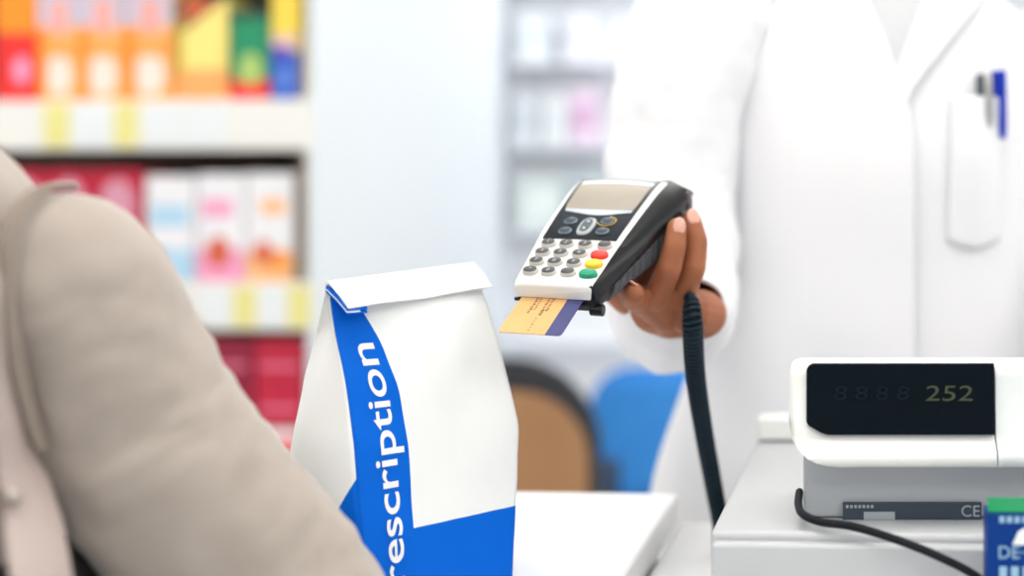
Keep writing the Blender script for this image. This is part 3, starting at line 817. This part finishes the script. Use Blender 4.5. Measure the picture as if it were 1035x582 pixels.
bone(bm, pv((654, 293, 1.222)), .0125, pv((681, 288, 1.226)), .0125); bone(bm, pv((650, 290, 1.222)), .0125, pv((671, 272, 1.226)), .0125)
finger([(672, 318, 1.25), (632, 302, 1.285), (606, 280, 1.295), (592, 256, 1.290)], (.017, .014, .0115, .0095))
righth = remeshed(bm, .0013, 7)
join_body('body', [coarse, lefth, righth], M_SKIN, ph)
def nail(c, along, nrm, w, l):
    along = along.normalized(); nrm = (nrm-along*nrm.dot(along)).normalized(); side = along.cross(nrm)
    R = Matrix(((side.x, along.x, nrm.x, 0), (side.y, along.y, nrm.y, 0), (side.z, along.z, nrm.z, 0), (0, 0, 0, 1)))
    bm = bmesh.new(); sphere(bm, c, 1, 16, (w, l, .0016), R); link('fingernail', bm, M_NAIL, ph)
view = lambda p: (Vector((0, 0, CAMZ))-p).normalized()
for (tip, prev_, r, dxy) in ((fA[-1], fA[-2], .0085, 0), (fB[-1], fB[-2], .0083, 0)):
    tp = pv(tip); al = tp-pv(prev_); nv = (view(tp)+Vector((.30, 0, 0))).normalized(); al_ = al.normalized(); nv = (nv-al_*nv.dot(al_)).normalized()
    nail(tp+nv*(r-.0008)-al_*.0005, al, nv, .0058, .0082)
tp = pv(fC[-1]); nail(tp+Vector((0, -.002, .0082)), Vector((-.4, -1, .55)), Vector((.1, -.6, 1)), .0056, .0066)
eyes_hair(ph, hp, hR, .225, M_HAIR, True)
for sx in (-1, 1):
    bm = bmesh.new(); tube(bm, smooth_path([(CX+sx*.09, CY, .90, .10), (CX+sx*.1, CY-.01, .50, .085), (CX+sx*.1, CY+.01, .12, .07)], 6), 24, roundends=False); link('trouser_leg', bm, M_TROUN, ph)
    bm = bmesh.new(); tube(bm, smooth_path([(CX+sx*.1, CY+.05, .045, .04), (CX+sx*.1, CY, .05, .048), (CX+sx*.108, CY-.1, .045, .046), (CX+sx*.112, CY-.17, .035, .033)], 6), 20)
    for v in bm.verts: v.co.z = max(v.co.z, .002)
    link('shoe', bm, M_SHOE, ph)

# pens in the pocket
def pen(name, label, px, top, bot, barrel_m, clip_m, lean, clip_px, clip_bot, r=.0045):
    x0, z1 = Xp(px), Zp(top); s = coat_front(x0, Zp(100), .0045); s2 = coat_front(x0, Zp(97), .013)
    root = thing(name, label, 'pen', (x0, s.y, Zp(bot)))
    zz = Zp(top)-Zp(bot); k_ = lean
    bm = bmesh.new(); tube(bm, [(0, .0, 0, .0012), (k_*.06*zz, 0, .012, r*.8), (k_*.2*zz, 0, .03, r), (k_*.8*zz, -.0005, zz*.8, r), (k_*zz, -.001, zz-.004, r*.95)], 16); link('barrel', bm, barrel_m, root)
    cx = Xp(clip_px)-x0; yo = s2.y-s.y-.0042; zc = Zp(clip_bot)-Zp(bot)
    bm = bmesh.new()
    w = .0042
    prof = [(zz-.001, 0), (zz+.0012, yo*.4), (zz-.001, yo*.9), (zz-.012, yo-.0012), (zc+.010, yo-.0004), (zc+.004, yo+.0002), (zc, yo-.0012)]
    secs = []
    for z_, y_ in prof:
        xx = cx+k_*(z_-zc)
        ww = w*(.8 if z_ < zc+.006 else 1)
        secs.append([(xx-ww, y_-.0011, z_), (xx+ww, y_-.0011, z_), (xx+ww, y_+.0011, z_), (xx-ww, y_+.0011, z_)])
    loft(bm, secs); link('clip', bm, clip_m, root, bevel=.0006)
    return root
pen('pen', 'dark pen with a silver clip in the lab coat chest pocket', 996, 75, 190, M_PEND, M_SILV, -.03, 1000, 128, .0062)
pen('pen', 'bright blue pen with blue clip in the lab coat chest pocket', 1008, 71, 195, M_PENB, M_PENB, -.01, 1014, 140, .0052)

# ---- the customer
cu = thing('person', 'person in a beige wool jacket, shoulder and arm in the left foreground', 'person', (0, 0, 0))
KX, KY = -.632, .855
KA = [(.98, .165), (1.06, .160), (1.14, .158), (1.20, .160), (1.245, .152), (1.275, .125), (1.30, .085), (1.335, .06)]
KB = [(.98, .125), (1.06, .122), (1.16, .118), (1.22, .105), (1.26, .085), (1.295, .07), (1.325, .058)]
KR = math.radians(12)
def jack(th, z, off=0):
    a, b = sm(KA, z, .02)+off, sm(KB, z, .02)+off; c, s = math.cos(th), math.sin(th); p = 2.2
    x = a*math.copysign(abs(c)**(2/p), c); y = b*math.copysign(abs(s)**(2/p), s)
    w = 1+.03*noise.noise(Vector((th*2, z*7, 4)))+.012*noise.noise(Vector((th*6, z*12, 1)))
    return Vector((KX+(x*math.cos(KR)+y*math.sin(KR))*w, KY+(-x*math.sin(KR)+y*math.cos(KR))*w, z))
bm = bmesh.new(); loft(bm, [[jack(2*PI*i/72, lerp(1.02, 1.325, j/44)) for i in range(72)] for j in range(45)], True, False)
jk = link('jacket', bm, M_JACK, cu, solid=.004, auto=80)
sl = sleeve([Q(22, 272, .864, .046), Q(40, 280, .862, .054), Q(66, 294, .862, .058), Q(96, 352, .870, .0595), Q(140, 434, .887, .0615), Q(194, 510, .90, .0635), Q(260, 590, .925, .066), Q(326, 672, .935, .060), Q(352, 735, .935, .050), Q(366, 780, .935, .042)], seed=11, amp=.0048)
link('sleeve', sl, M_JACK, jk, solid=.004, auto=80)
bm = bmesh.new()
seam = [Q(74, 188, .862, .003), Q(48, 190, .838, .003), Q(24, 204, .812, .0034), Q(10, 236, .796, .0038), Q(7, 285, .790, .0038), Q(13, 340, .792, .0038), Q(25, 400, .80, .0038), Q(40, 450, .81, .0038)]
tube(bm, smooth_path(seam, 8), 10); link('armhole_seam_shade', bm, M_SEAMSH, jk)
sl2 = sleeve([(KX-.12, KY, 1.22, .055), (KX-.165, KY, 1.18, .066), (KX-.20, KY+.01, 1.08, .064), (KX-.21, KY+.03, .95, .058), (KX-.20, KY+.07, .82, .05), (KX-.19, KY+.11, .73, .042)], seed=21, amp=.004)
link('sleeve', sl2, M_JACK, jk, solid=.004, auto=80)
bm = bmesh.new()
for i in range(33):
    pass
col_secs = []
for j in range(5):
    z = 1.30+.012*j; r = .064-.002*j if j < 4 else .060
    col_secs.append([Vector((KX+r*math.cos(2*PI*i/40), KY+.01+r*.95*math.sin(2*PI*i/40), z+.008*math.sin(2*PI*i/40))) for i in range(40)])
loft(bm, col_secs, True, False); link('collar', bm, M_JACK, jk, solid=.005)
bm = bmesh.new()
chead = Vector((KX+.01, KY+.03, 1.49))
hp, hR = head_parts(bm, chead, .215, Vector((.45, 1, -.05)), (KX, KY, 1.29))
tube(bm, [(KX, KY, .88, .10), (KX, KY, 1.0, .095), (KX, KY, 1.12, .09), (KX, KY, 1.22, .075)], 24)
Sc, Ec, Hc = P(70, 285, .86), P(326, 672, .935), P(364, 775, .935)
bone(bm, (KX+.04, KY, 1.2), .05, Sc, .045); bone(bm, Sc, .045, Ec, .038); bone(bm, Ec, .036, Hc, .027)
L0, L1, L2 = Vector((KX-.16, KY, 1.18)), Vector((KX-.21, KY+.03, .95)), Vector((KX-.19, KY+.12, .72))
bone(bm, (KX-.04, KY, 1.2), .05, L0, .045); bone(bm, L0, .044, L1, .036); bone(bm, L1, .034, L2, .025)
for sx in (-1, 1):
    bone(bm, (KX+sx*.08, KY, .85), .08, (KX+sx*.085, KY+.01, .46), .055); bone(bm, (KX+sx*.085, KY+.01, .46), .05, (KX+sx*.085, KY, .09), .036)
    bone(bm, (KX+sx*.085, KY-.02, .05), .033, (KX+sx*.10, KY+.13, .035), .024)
coarse = remeshed(bm, .007, 4)
def simple_hand(w, d, up, side):
    """relaxed hand from wrist w along d, back of hand up, thumb on side"""
    bm = bmesh.new(); d = d.normalized(); side = (side-d*side.dot(d)).normalized(); up = (up-d*up.dot(d)).normalized()
    bone(bm, w-d*.03, .025, w, .022)
    for i in range(4):
        k0 = w+d*(.078-.004*abs(i-1))+side*(.030-.020*i); ln = (.040, .045, .041, .032)[i]
        bone(bm, w+d*.015+side*(.012-.008*i), .015, k0, .0105)
        k1 = k0+(d-up*.25).normalized()*ln; k2 = k1+(d-up*.7).normalized()*ln*.6; k3 = k2+(d-up*1.1).normalized()*ln*.45
        bone(bm, k0, .0100, k1, .0088); bone(bm, k1, .0086, k2, .0078); bone(bm, k2, .0076, k3, .0068)
    t0 = w+d*.030+side*.030-up*.006; t1 = t0+(d*.8+side*.7-up*.2).normalized()*.034; t2 = t1+(d+side*.15-up*.2).normalized()*.028
    bone(bm, w+d*.012+side*.01, .017, t0, .0145); bone(bm, t0, .013, t1, .0105); bone(bm, t1, .010, t2, .0082)
    return remeshed(bm, .0018, 5)
h1 = simple_hand(Hc+(Hc-Ec).normalized()*.03, Vector((.12, -.02, -.8)), Vector((.8, -.6, .2)), Vector((.5, .8, 0)))
h2 = simple_hand(L2, Vector((.05, .3, -.8)), Vector((-1, 0, 0)), Vector((0, 1, .2)))
join_body('body', [coarse, h1, h2], M_SKINP, cu)
eyes_hair(cu, hp, hR, .215, M_HAIRG)
bm = bmesh.new(); loft(bm, [[jack(2*PI*i/48, 1.03, o_) + Vector((0, 0, z-1.03)) for i in range(48)] for z, o_ in ((.80, .025), (.9, .033), (.985, .033), (1.018, .022), (1.028, -.004))]); link('trouser_waist', bm, M_TROU, cu)
for sx in (-1, 1):
    bm = bmesh.new(); tube(bm, smooth_path([(KX+sx*.08, KY, .86, .092), (KX+sx*.085, KY+.01, .48, .075), (KX+sx*.085, KY, .10, .062)], 6), 24, roundends=False); link('trouser_leg', bm, M_TROU, cu)
    bm = bmesh.new(); tube(bm, smooth_path([(KX+sx*.085, KY-.05, .045, .038), (KX+sx*.085, KY, .05, .045), (KX+sx*.095, KY+.1, .045, .043), (KX+sx*.102, KY+.16, .035, .031)], 6), 20)
    for v in bm.verts: v.co.z = max(v.co.z, .002)
    link('shoe', bm, M_SHOE, cu)

# ---- shoulder bag on the customer
sb = thing('shoulder_bag', 'dark shoulder bag with a pale riveted strap over the beige jacket', 'shoulder bag', (0, 0, 0))
def jack_px(px, z, off):
    """the point of the jacket's near surface seen at picture column px and height z"""
    best = None
    for i in range(400):
        th = PI*.9+PI*1.15*i/400; p = jack(th, z, off); q = PX+F*p.x/p.y
        if best is None or abs(q-px) < best[0]: best = (abs(q-px), p)
    return best[1]
rows = []
for j in range(31):
    t = j/30; z = lerp(1.262, .93, t)
    py = PY+(CAMZ-z)/.80*F
    cxp = interp([(160, -62), (270, -16), (360, 2), (463, 12), (480, 21), (531, 32), (582, 42), (760, 70)], py); hw = interp([(160, 13), (360, 13), (463, 17), (480, 22), (531, 28), (582, 29), (760, 26)], py)
    zz = max(z, 1.0)
    row = []
    for i in range(7):
        p = jack_px(cxp+hw*(2*i/6-1), zz, .008+.002*math.sin(PI*i/6)+interp([(.98, .055), (1.03, .045), (1.08, .010), (1.14, .010), (1.2, .020)], z)); p.z = z; row.append(p)
    rows.append(row)
bm = bmesh.new(); loft(bm, rows, False, False); link('strap', bm, M_STRAP, sb, solid=.005, bevel=.001)['label'] = 'pale leather strap'
rp = jack_px(12, 1.072, .034); n = (rp-Vector((KX, KY, rp.z))).normalized()
bm = bmesh.new(); sphere(bm, rp, .0052, 16, (1, 1, 1)); link('rivet', bm, M_RIVET, sb)
c = Vector((KX+.10, KY-.235, 0))
bm = bmesh.new()
secs = []
for (z, s) in ((.66, .88), (.665, .96), (.70, 1), (.85, .96), (.915, .88), (.925, .84)):
    secs.append([Vector((c.x+x*s*math.cos(.2)-y*s*math.sin(.2), c.y+x*s*math.sin(.2)+y*s*math.cos(.2), z)) for x, y in roundrect(-.13, .13, -.045, .045, .03)])
loft(bm, secs); link('bag_body', bm, M_BAGL, sb, bevel=.004)

# ------------------------------------------------------------------ near shelf unit with boxes
SD = 3.2                                     # depth of the shelf front
sx1 = (316-PX)/F*SD; sx0 = -2.45
SR = math.radians(5)                          # right end stands slightly nearer
su = thing('shelf_unit', 'white pharmacy shelf unit with yellow price cards on its edges', 'shelf', (sx1, SD, 0), -SR)
LW = sx0-sx1
def sz(py): return CAMZ-(py-PY)/F*SD
boards = [(sz(-82), sz(-40)), (sz(151), sz(100)), (sz(334), sz(286)), (sz(520), sz(475)), (.12, .2)]
boards[0] = (sz(-60), sz(-105))
for bi, (z0, z1) in enumerate(boards):
    b = link('shelf_board', box(bmesh.new(), LW, -.0165, .012, .40, z1-.03, z1), M_SHELF, su, smooth=False)
    link('price_rail', box(bmesh.new(), LW, -.004, 0, .012, z0, z1), M_SHELF, b, bevel=.002)
    ylw = {1: ((30, 57), (106, 131)), 2: ((233, 256), (291, 314))}.get(bi, ())
    for (pa, pb) in ylw:
        link('price_card', box(bmesh.new(), (pa-PX)/F*SD-sx1, (pb-PX)/F*SD-sx1, -.003, .0005, z0+.008, z1-.008), M_TAG, b, smooth=False)
    for (pa, pb) in {1: ((62, 100), (138, 175), (180, 225)), 2: ((196, 228), (260, 287))}.get(bi, ()):
        link('price_card', box(bmesh.new(), (pa-PX)/F*SD-sx1, (pb-PX)/F*SD-sx1, -.002, .0005, z0+.01, z1-.01), M_TAGW, b, smooth=False)
link('back_panel', box(bmesh.new(), LW, -.02, .40, .415, 0, 2.0), M_SHELFD, su, smooth=False)
ep = link('end_panel', box(bmesh.new(), -.016, 0, .004, 1.39, 0, 2.3), M_PANEL, su, bevel=.002); ep['label'] = 'smooth pale grey end panel'
link('side_liner', box(bmesh.new(), -.031, -.0165, .006, .398, boards[2][1]+.001, boards[1][1]-.031), M_SHELFB, su, smooth=False)
link('upright', box(bmesh.new(), LW-.02, LW, .004, .42, 0, 2.0), M_SHELFB, su, bevel=.002)
suM = Matrix.Translation((sx1, SD, 0)) @ Matrix.Rotation(-SR, 4, 'Z')
def carton(label, pa, pb, ztop, zbot, y0, depth, base, bands, group, name='medicine_box'):
    """bands: (u0,u1,v0,v1,material,shape,part name) printed fields on the front face"""
    x0, x1 = (pa-PX)/F*SD-sx1, (pb-PX)/F*SD-sx1
    # shift for the set-back and turned shelf so columns stay in order
    w, h = x1-x0-.002, ztop-zbot
    o = thing(name, label, 'box', matrix=suM @ Matrix.Translation((x0+.001, y0, zbot+.0012)), group=group)
    link('carton', box(bmesh.new(), 0, w, 0, depth, 0, h), base, o, bevel=.002)
    for (u0, u1, v0, v1, m, shp, nm) in bands:
        bm = bmesh.new()
        if shp == 'r': pts_ = [(u0*w, v0*h), (u1*w, v0*h), (u1*w, v1*h), (u0*w, v1*h)]
        elif shp == 'o': pts_ = oval((u0+u1)/2*w, (v0+v1)/2*h, (u1-u0)/2*w, (v1-v0)/2*h)
        else: pts_ = [(u0*w, v0*h), (u1*w, v0*h), (u1*w, v1*h)] if shp == 't' else [(u0*w, v0*h), (u1*w, v1*h), (u0*w, v1*h)]
        loft(bm, [[(x, y, z) for x, z in pts_] for y in (.0005, -.0008-.0002*bands.index((u0, u1, v0, v1, m, shp, nm)))])
        link(nm, bm, m, o, smooth=False)
    return o
def cm(n, c): return mat('print '+n, c, .45, var=(30, tuple(max(0, k_-8) for k_ in c), .4))
OR, ORL, PEA, WHT, PNK = cm('orange', (252, 146, 30)), cm('light orange', (255, 178, 100)), cm('peach', (226, 190, 190)), cm('cream white', (238, 226, 214)), cm('pink', (244, 160, 196))
RED, YEL, GRN, DGR, BLU, PUR, LIL = cm('red', (240, 44, 40)), cm('yellow', (246, 214, 80)), cm('green', (20, 140, 96)), cm('dark green', (36, 82, 70)), cm('blue', (50, 92, 196)), cm('purple', (110, 60, 180)), cm('lilac', (204, 196, 214))
CRI, CRD, WH2, SKY, ORB, FIG = cm('crimson', (196, 24, 60)), cm('dark crimson', (150, 22, 58)), cm('clean white', (238, 236, 240)), cm('sky', (176, 212, 236)), cm('orange band', (250, 190, 130)), cm('red brown', (214, 96, 66))
YPL = cm('pale yellow', (250, 226, 130)); LGR = cm('lime', (170, 200, 110)); ROS = cm('rose', (232, 120, 150))
z1 = boards[1][1]
G1 = 'cartons on the upper shelf'
ob = [(0, 1, .60, 1, LIL, 'r', 'top_print'), (.3, .75, .54, .82, cm('salmon', (240, 168, 160)), 'r', 'top_mark'), (.16, .86, .04, .38, WHT, 'o', 'label_disc'), (0, .22, .0, .6, OR, 'r', 'edge_band'), (.2, 1, .36, .48, cm('mid orange', (254, 164, 78)), 'r', 'middle_band')]
top = sz(-28)
carton('red carton at the left edge of the upper shelf', -32, 13, top, z1, .03, .14, RED, [(0, 1, .55, 1, OR, 'r', 'orange_field'), (.42, .84, .14, .36, PNK, 'o', 'label_disc')], G1)
pl = ('orange carton with pale disc beside the red carton on the upper shelf', 'middle of the three orange cartons with pale discs', 'orange carton with pale disc beside the yellow carton')
for i, (a, b) in enumerate(((14, 59), (60, 108), (110, 160))):
    carton(pl[i], a, b, top, z1, .03, .14, ORL, ob, G1)
carton('yellow carton with dark green top corner on an orange base', 164, 219, sz(-5), z1, .03, .13, YPL, [(0, 1, 0, .30, cm('soft orange', (252, 170, 100)), 'r', 'base_band'), (0, 1, .62, 1, DGR, 'n', 'dark_corner'), (.15, .9, .72, .98, cm('rust', (206, 92, 50)), 'n', 'rust_stripe'), (0, .12, .2, .8, cm('olive', (190, 170, 60)), 'r', 'edge_band')], G1)
carton('green carton with a yellow disc and red base', 222, 264, sz(8), z1, .03, .13, GRN, [(0, 1, 0, .22, RED, 'r', 'base_band'), (.2, .85, .16, .52, LGR, 'o', 'label_disc'), (0, 1, .9, 1, DGR, 'r', 'top_band')], G1)
carton('blue and yellow carton at the right end of the upper shelf', 266, 297, sz(-25), z1, .03, .12, YEL, [(0, 1, 0, .40, BLU, 'r', 'base_band'), (0, .6, .36, .44, PUR, 'r', 'purple_mark'), (.2, .7, .08, .26, cm('light blue', (96, 140, 220)), 'o', 'label_disc'), (0, 1, .44, .52, PEA, 'r', 'pale_band')], G1)
z2 = boards[2][1]
G2 = 'cartons on the middle shelf'
for i, (a, b) in enumerate(((-20, 26), (28, 76), (78, 130))):
    carton(('red carton farthest left on the middle shelf', 'red carton with pale disc behind the beige shoulder', 'red carton with pale disc beside the white and blue cartons')[i], a, b, sz(172), z2, .02, .14, CRI, [(.12, .86, .45, .92, cm('dusty rose', (214, 150, 170)), 'o', 'label_disc')], G2)
carton('white carton with a sky blue stripe on the middle shelf', 134, 186, sz(178), z2, .02, .14, WH2, [(.1, .9, .52, .72, SKY, 'r', 'blue_stripe'), (0, 1, 0, .3, SKY, 'r', 'base_band')], G2)
carton('white carton with pink base on the middle shelf', 189, 240, sz(176), z2, .02, .14, WH2, [(.1, .75, .60, .76, PNK, 'r', 'pink_mark'), (0, 1, 0, .30, PNK, 'r', 'base_band'), (.2, .7, .12, .42, FIG, 'o', 'figure_print')], G2)
carton('white carton with orange base beside the brown upright', 242, 292, sz(175), z2, .02, .14, WH2, [(.3, .85, .62, .76, ORB, 'r', 'orange_mark'), (0, 1, 0, .28, ORB, 'r', 'base_band'), (.15, .55, .14, .38, FIG, 'o', 'figure_print'), (.5, .9, .10, .30, cm('deep orange', (244, 150, 60)), 'o', 'figure_print')], G2)
z3 = boards[3][1]
G3 = 'crimson cartons on the lower shelf'
hh = (sz(345)-z3)/3
nm3 = {(0, 0): 'dark crimson carton at the bottom left of the lower stacks', (0, 1): 'dark crimson carton in the middle of the left lower stack', (0, 2): 'dark crimson carton on top of the left lower stack',
       (1, 0): 'crimson carton with white picture at the bottom right of the lower stacks', (1, 1): 'crimson carton in the middle of the right lower stack', (1, 2): 'crimson carton on top of the right lower stack'}
for i, (a, b) in enumerate(((186, 246), (248, 301))):
    for j in range(3):
        bands = [(.1, .9, .3, .42, ROS, 'r', 'print_line')]
        if (i, j) == (1, 0): bands = [(.1, .9, .1, .9, WH2, 'r', 'picture'), (.45, .85, .2, .7, RED, 'o', 'red_spot')]
        carton(nm3[(i, j)], a, b, z3+hh*(j+1)-.001, z3+hh*j, .03, .13, CRI if i else CRD, bands, G3)

def translucent():
    m = mat('translucent shelf white', (246, 249, 252), .4, bump=(60, .03, .0005)); nt = m.node_tree
    t = nt.nodes.new('ShaderNodeBsdfTranslucent'); t.inputs['Color'].default_value = (.95, .96, .98, 1)  # boards and uprights made translucent to lift the dark undersides
    x = nt.nodes.new('ShaderNodeMixShader'); x.inputs[0].default_value = .4
    nt.links.new(nt.nodes['Principled BSDF'].outputs[0], x.inputs[1]); nt.links.new(t.outputs[0], x.inputs[2])
    nt.links.new(x.outputs[0], nt.nodes['Material Output'].inputs['Surface']); return m
M_TRANSLU = translucent()
# ------------------------------------------------------------------ far white shelves with pale packs
FD = 5.6
fs = thing('shelf_unit', 'tall white shelves with pale packs at the far back wall', 'shelf', (-1.29, FD, 0))
fb = [.15, .62, 1.08, 1.42, 1.76, 2.10]
bm = box(bmesh.new(), 0, 1.3, .18, .20, 0, 2.4); link('back_panel', bm, M_WALL, fs, smooth=False)
for z in fb + [2.38]: link('shelf_board', box(bmesh.new(), .02, 1.28, 0, .18, z-.012, z), M_TRANSLU, fs, bevel=.002)
for x in (0, 1.28): link('upright', box(bmesh.new(), x, x+.02, 0, .19, 0, 2.4), M_TRANSLU, fs, bevel=.002)
def pack(label, px0, px1, shelf, h, col, stripe):
    x0, x1 = (px0-PX)/F*FD, (px1-PX)/F*FD
    o = thing('medicine_pack', label, 'box', (x0, FD+.04, fb[shelf]+.0015), group='pale packs on the far shelves')
    link('carton', box(bmesh.new(), 0, x1-x0-.004, 0, .10, 0, h), cm('pk%d%d%d' % col, col), o, bevel=.002)
    w = x1-x0-.004
    link('label', box(bmesh.new(), w*.12, w*.88, -.0015, .001, h*.3, h*.7), cm('pk%d%d%d' % stripe, stripe), o, smooth=False)
pack('pale blue pack on the far shelf at the top of the picture', 566, 610, 5, .22, (200, 220, 236), (218, 230, 240))
pack('white pack beside the pale blue pack at the top', 512, 556, 5, .2, (226, 230, 238), (214, 222, 234))
pack('pale lilac pack on the far shelf under the pale blue pack', 566, 600, 4, .2, (224, 224, 232), (214, 216, 230))
pack('white pack on the second far shelf near the partition', 520, 556, 4, .2, (224, 230, 234), (208, 218, 226))
pack('pink pack on the far shelf beside the white coat sleeve', 574, 604, 3, .23, (224, 204, 222), (206, 168, 200))
pack('grey pack on the far shelf near the partition', 514, 544, 3, .2, (208, 214, 220), (192, 200, 206))
pack('white pack between the grey and pink far packs', 547, 572, 3, .2, (226, 230, 232), (212, 222, 226))
pack('pale aqua pack on the far shelf just above the terminal', 576, 612, 2, .2, (196, 214, 222), (210, 226, 230))
pack('pale mint pack on the far shelf left of the terminal', 520, 570, 2, .2, (214, 226, 224), (226, 234, 232))

# ------------------------------------------------------------------ waiting chairs far behind
def chair(label, px0, px1, py_top, d, up_m, rim_m, rad, rz):
    x0, x1 = (px0-PX)/F*d, (px1-PX)/F*d; w = x1-x0; zt_ = CAMZ-(py_top-PY)/F*d
    o = thing('waiting_chair', label, 'chair', ((x0+x1)/2, d, 0), rz)
    zl = zt_-.40
    out = roundrect(-w/2, w/2, zl, zt_, (.04, .04, rad, rad), 10)
    e_ = .055 if rim_m is not up_m else .02
    ins = roundrect(-w/2+e_*.5, w/2-e_*.5, zl+.028, zt_-e_*1.5, (.02, .02, rad*.8, rad*.8), 10)
    bm = bmesh.new(); loft(bm, [[(x, y+.04*(z-zl), z) for x, z in out] for y in (.0, .035)]); link('back_frame', bm, rim_m, o, bevel=.006)
    bm = bmesh.new(); loft(bm, [[(x, y+.04*(z-zl), z) for x, z in ins] for y in (-.02, .05)]); link('backrest', bm, up_m, o, bevel=.012)
    bm = box(bmesh.new(), -w/2+.01, w/2-.01, .03, .50, .40, .47); link('seat', bm, rim_m, o, bevel=.02)
    for sx in (-1, 1):
        for (ya, yb_, zz) in ((.02, .0, zl+.05), (.47, .50, .41)):
            bm = bmesh.new(); tube(bm, [(sx*(w/2-.03), yb_, 0.002, .013), (sx*(w/2-.03), ya, zz, .014)], 12, roundends=False); link('leg', bm, M_CHD, o)
    return o
chair('brown waiting chair with a dark rounded frame behind the paper bag', 385, 606, 363, 3.5, M_CHB, M_CHD, .23, 0)
chair('blue waiting chair beside the brown chair behind the lab coat', 594, 780, 372, 4.15, M_CHBL, M_CHBL, .13, 0)

# ------------------------------------------------------------------ light, camera, colour
w = bpy.data.worlds.new('World'); scene.world = w; w.use_nodes = True
bg = w.node_tree.nodes['Background']; bg.inputs['Color'].default_value = (.93, .97, 1, 1); bg.inputs['Strength'].default_value = 1.5
cam = bpy.data.cameras.new('Camera'); co = bpy.data.objects.new('Camera', cam); COL.objects.link(co)
co.location = (0, 0, CAMZ); co.rotation_euler = (PI/2, 0, 0)
cam.sensor_width = 36; cam.sensor_fit = 'HORIZONTAL'; cam.lens = F*36/1035
cam.shift_x = (517.5-PX)/1035; cam.shift_y = (PY-291)/1035
cam.clip_start = .05
cam.dof.use_dof = True; cam.dof.focus_distance = 1.10; cam.dof.aperture_fstop = 1.9
scene.camera = co
scene.view_settings.view_transform = 'Standard'; scene.view_settings.look = 'None'
scene.view_settings.gamma = 1; scene.view_settings.use_curve_mapping = False
scene.view_settings.exposure = -1.0
scene.cycles.use_denoising = True
scene.cycles.max_bounces = 10; scene.cycles.diffuse_bounces = 5
scene.cycles.sample_clamp_indirect = 8
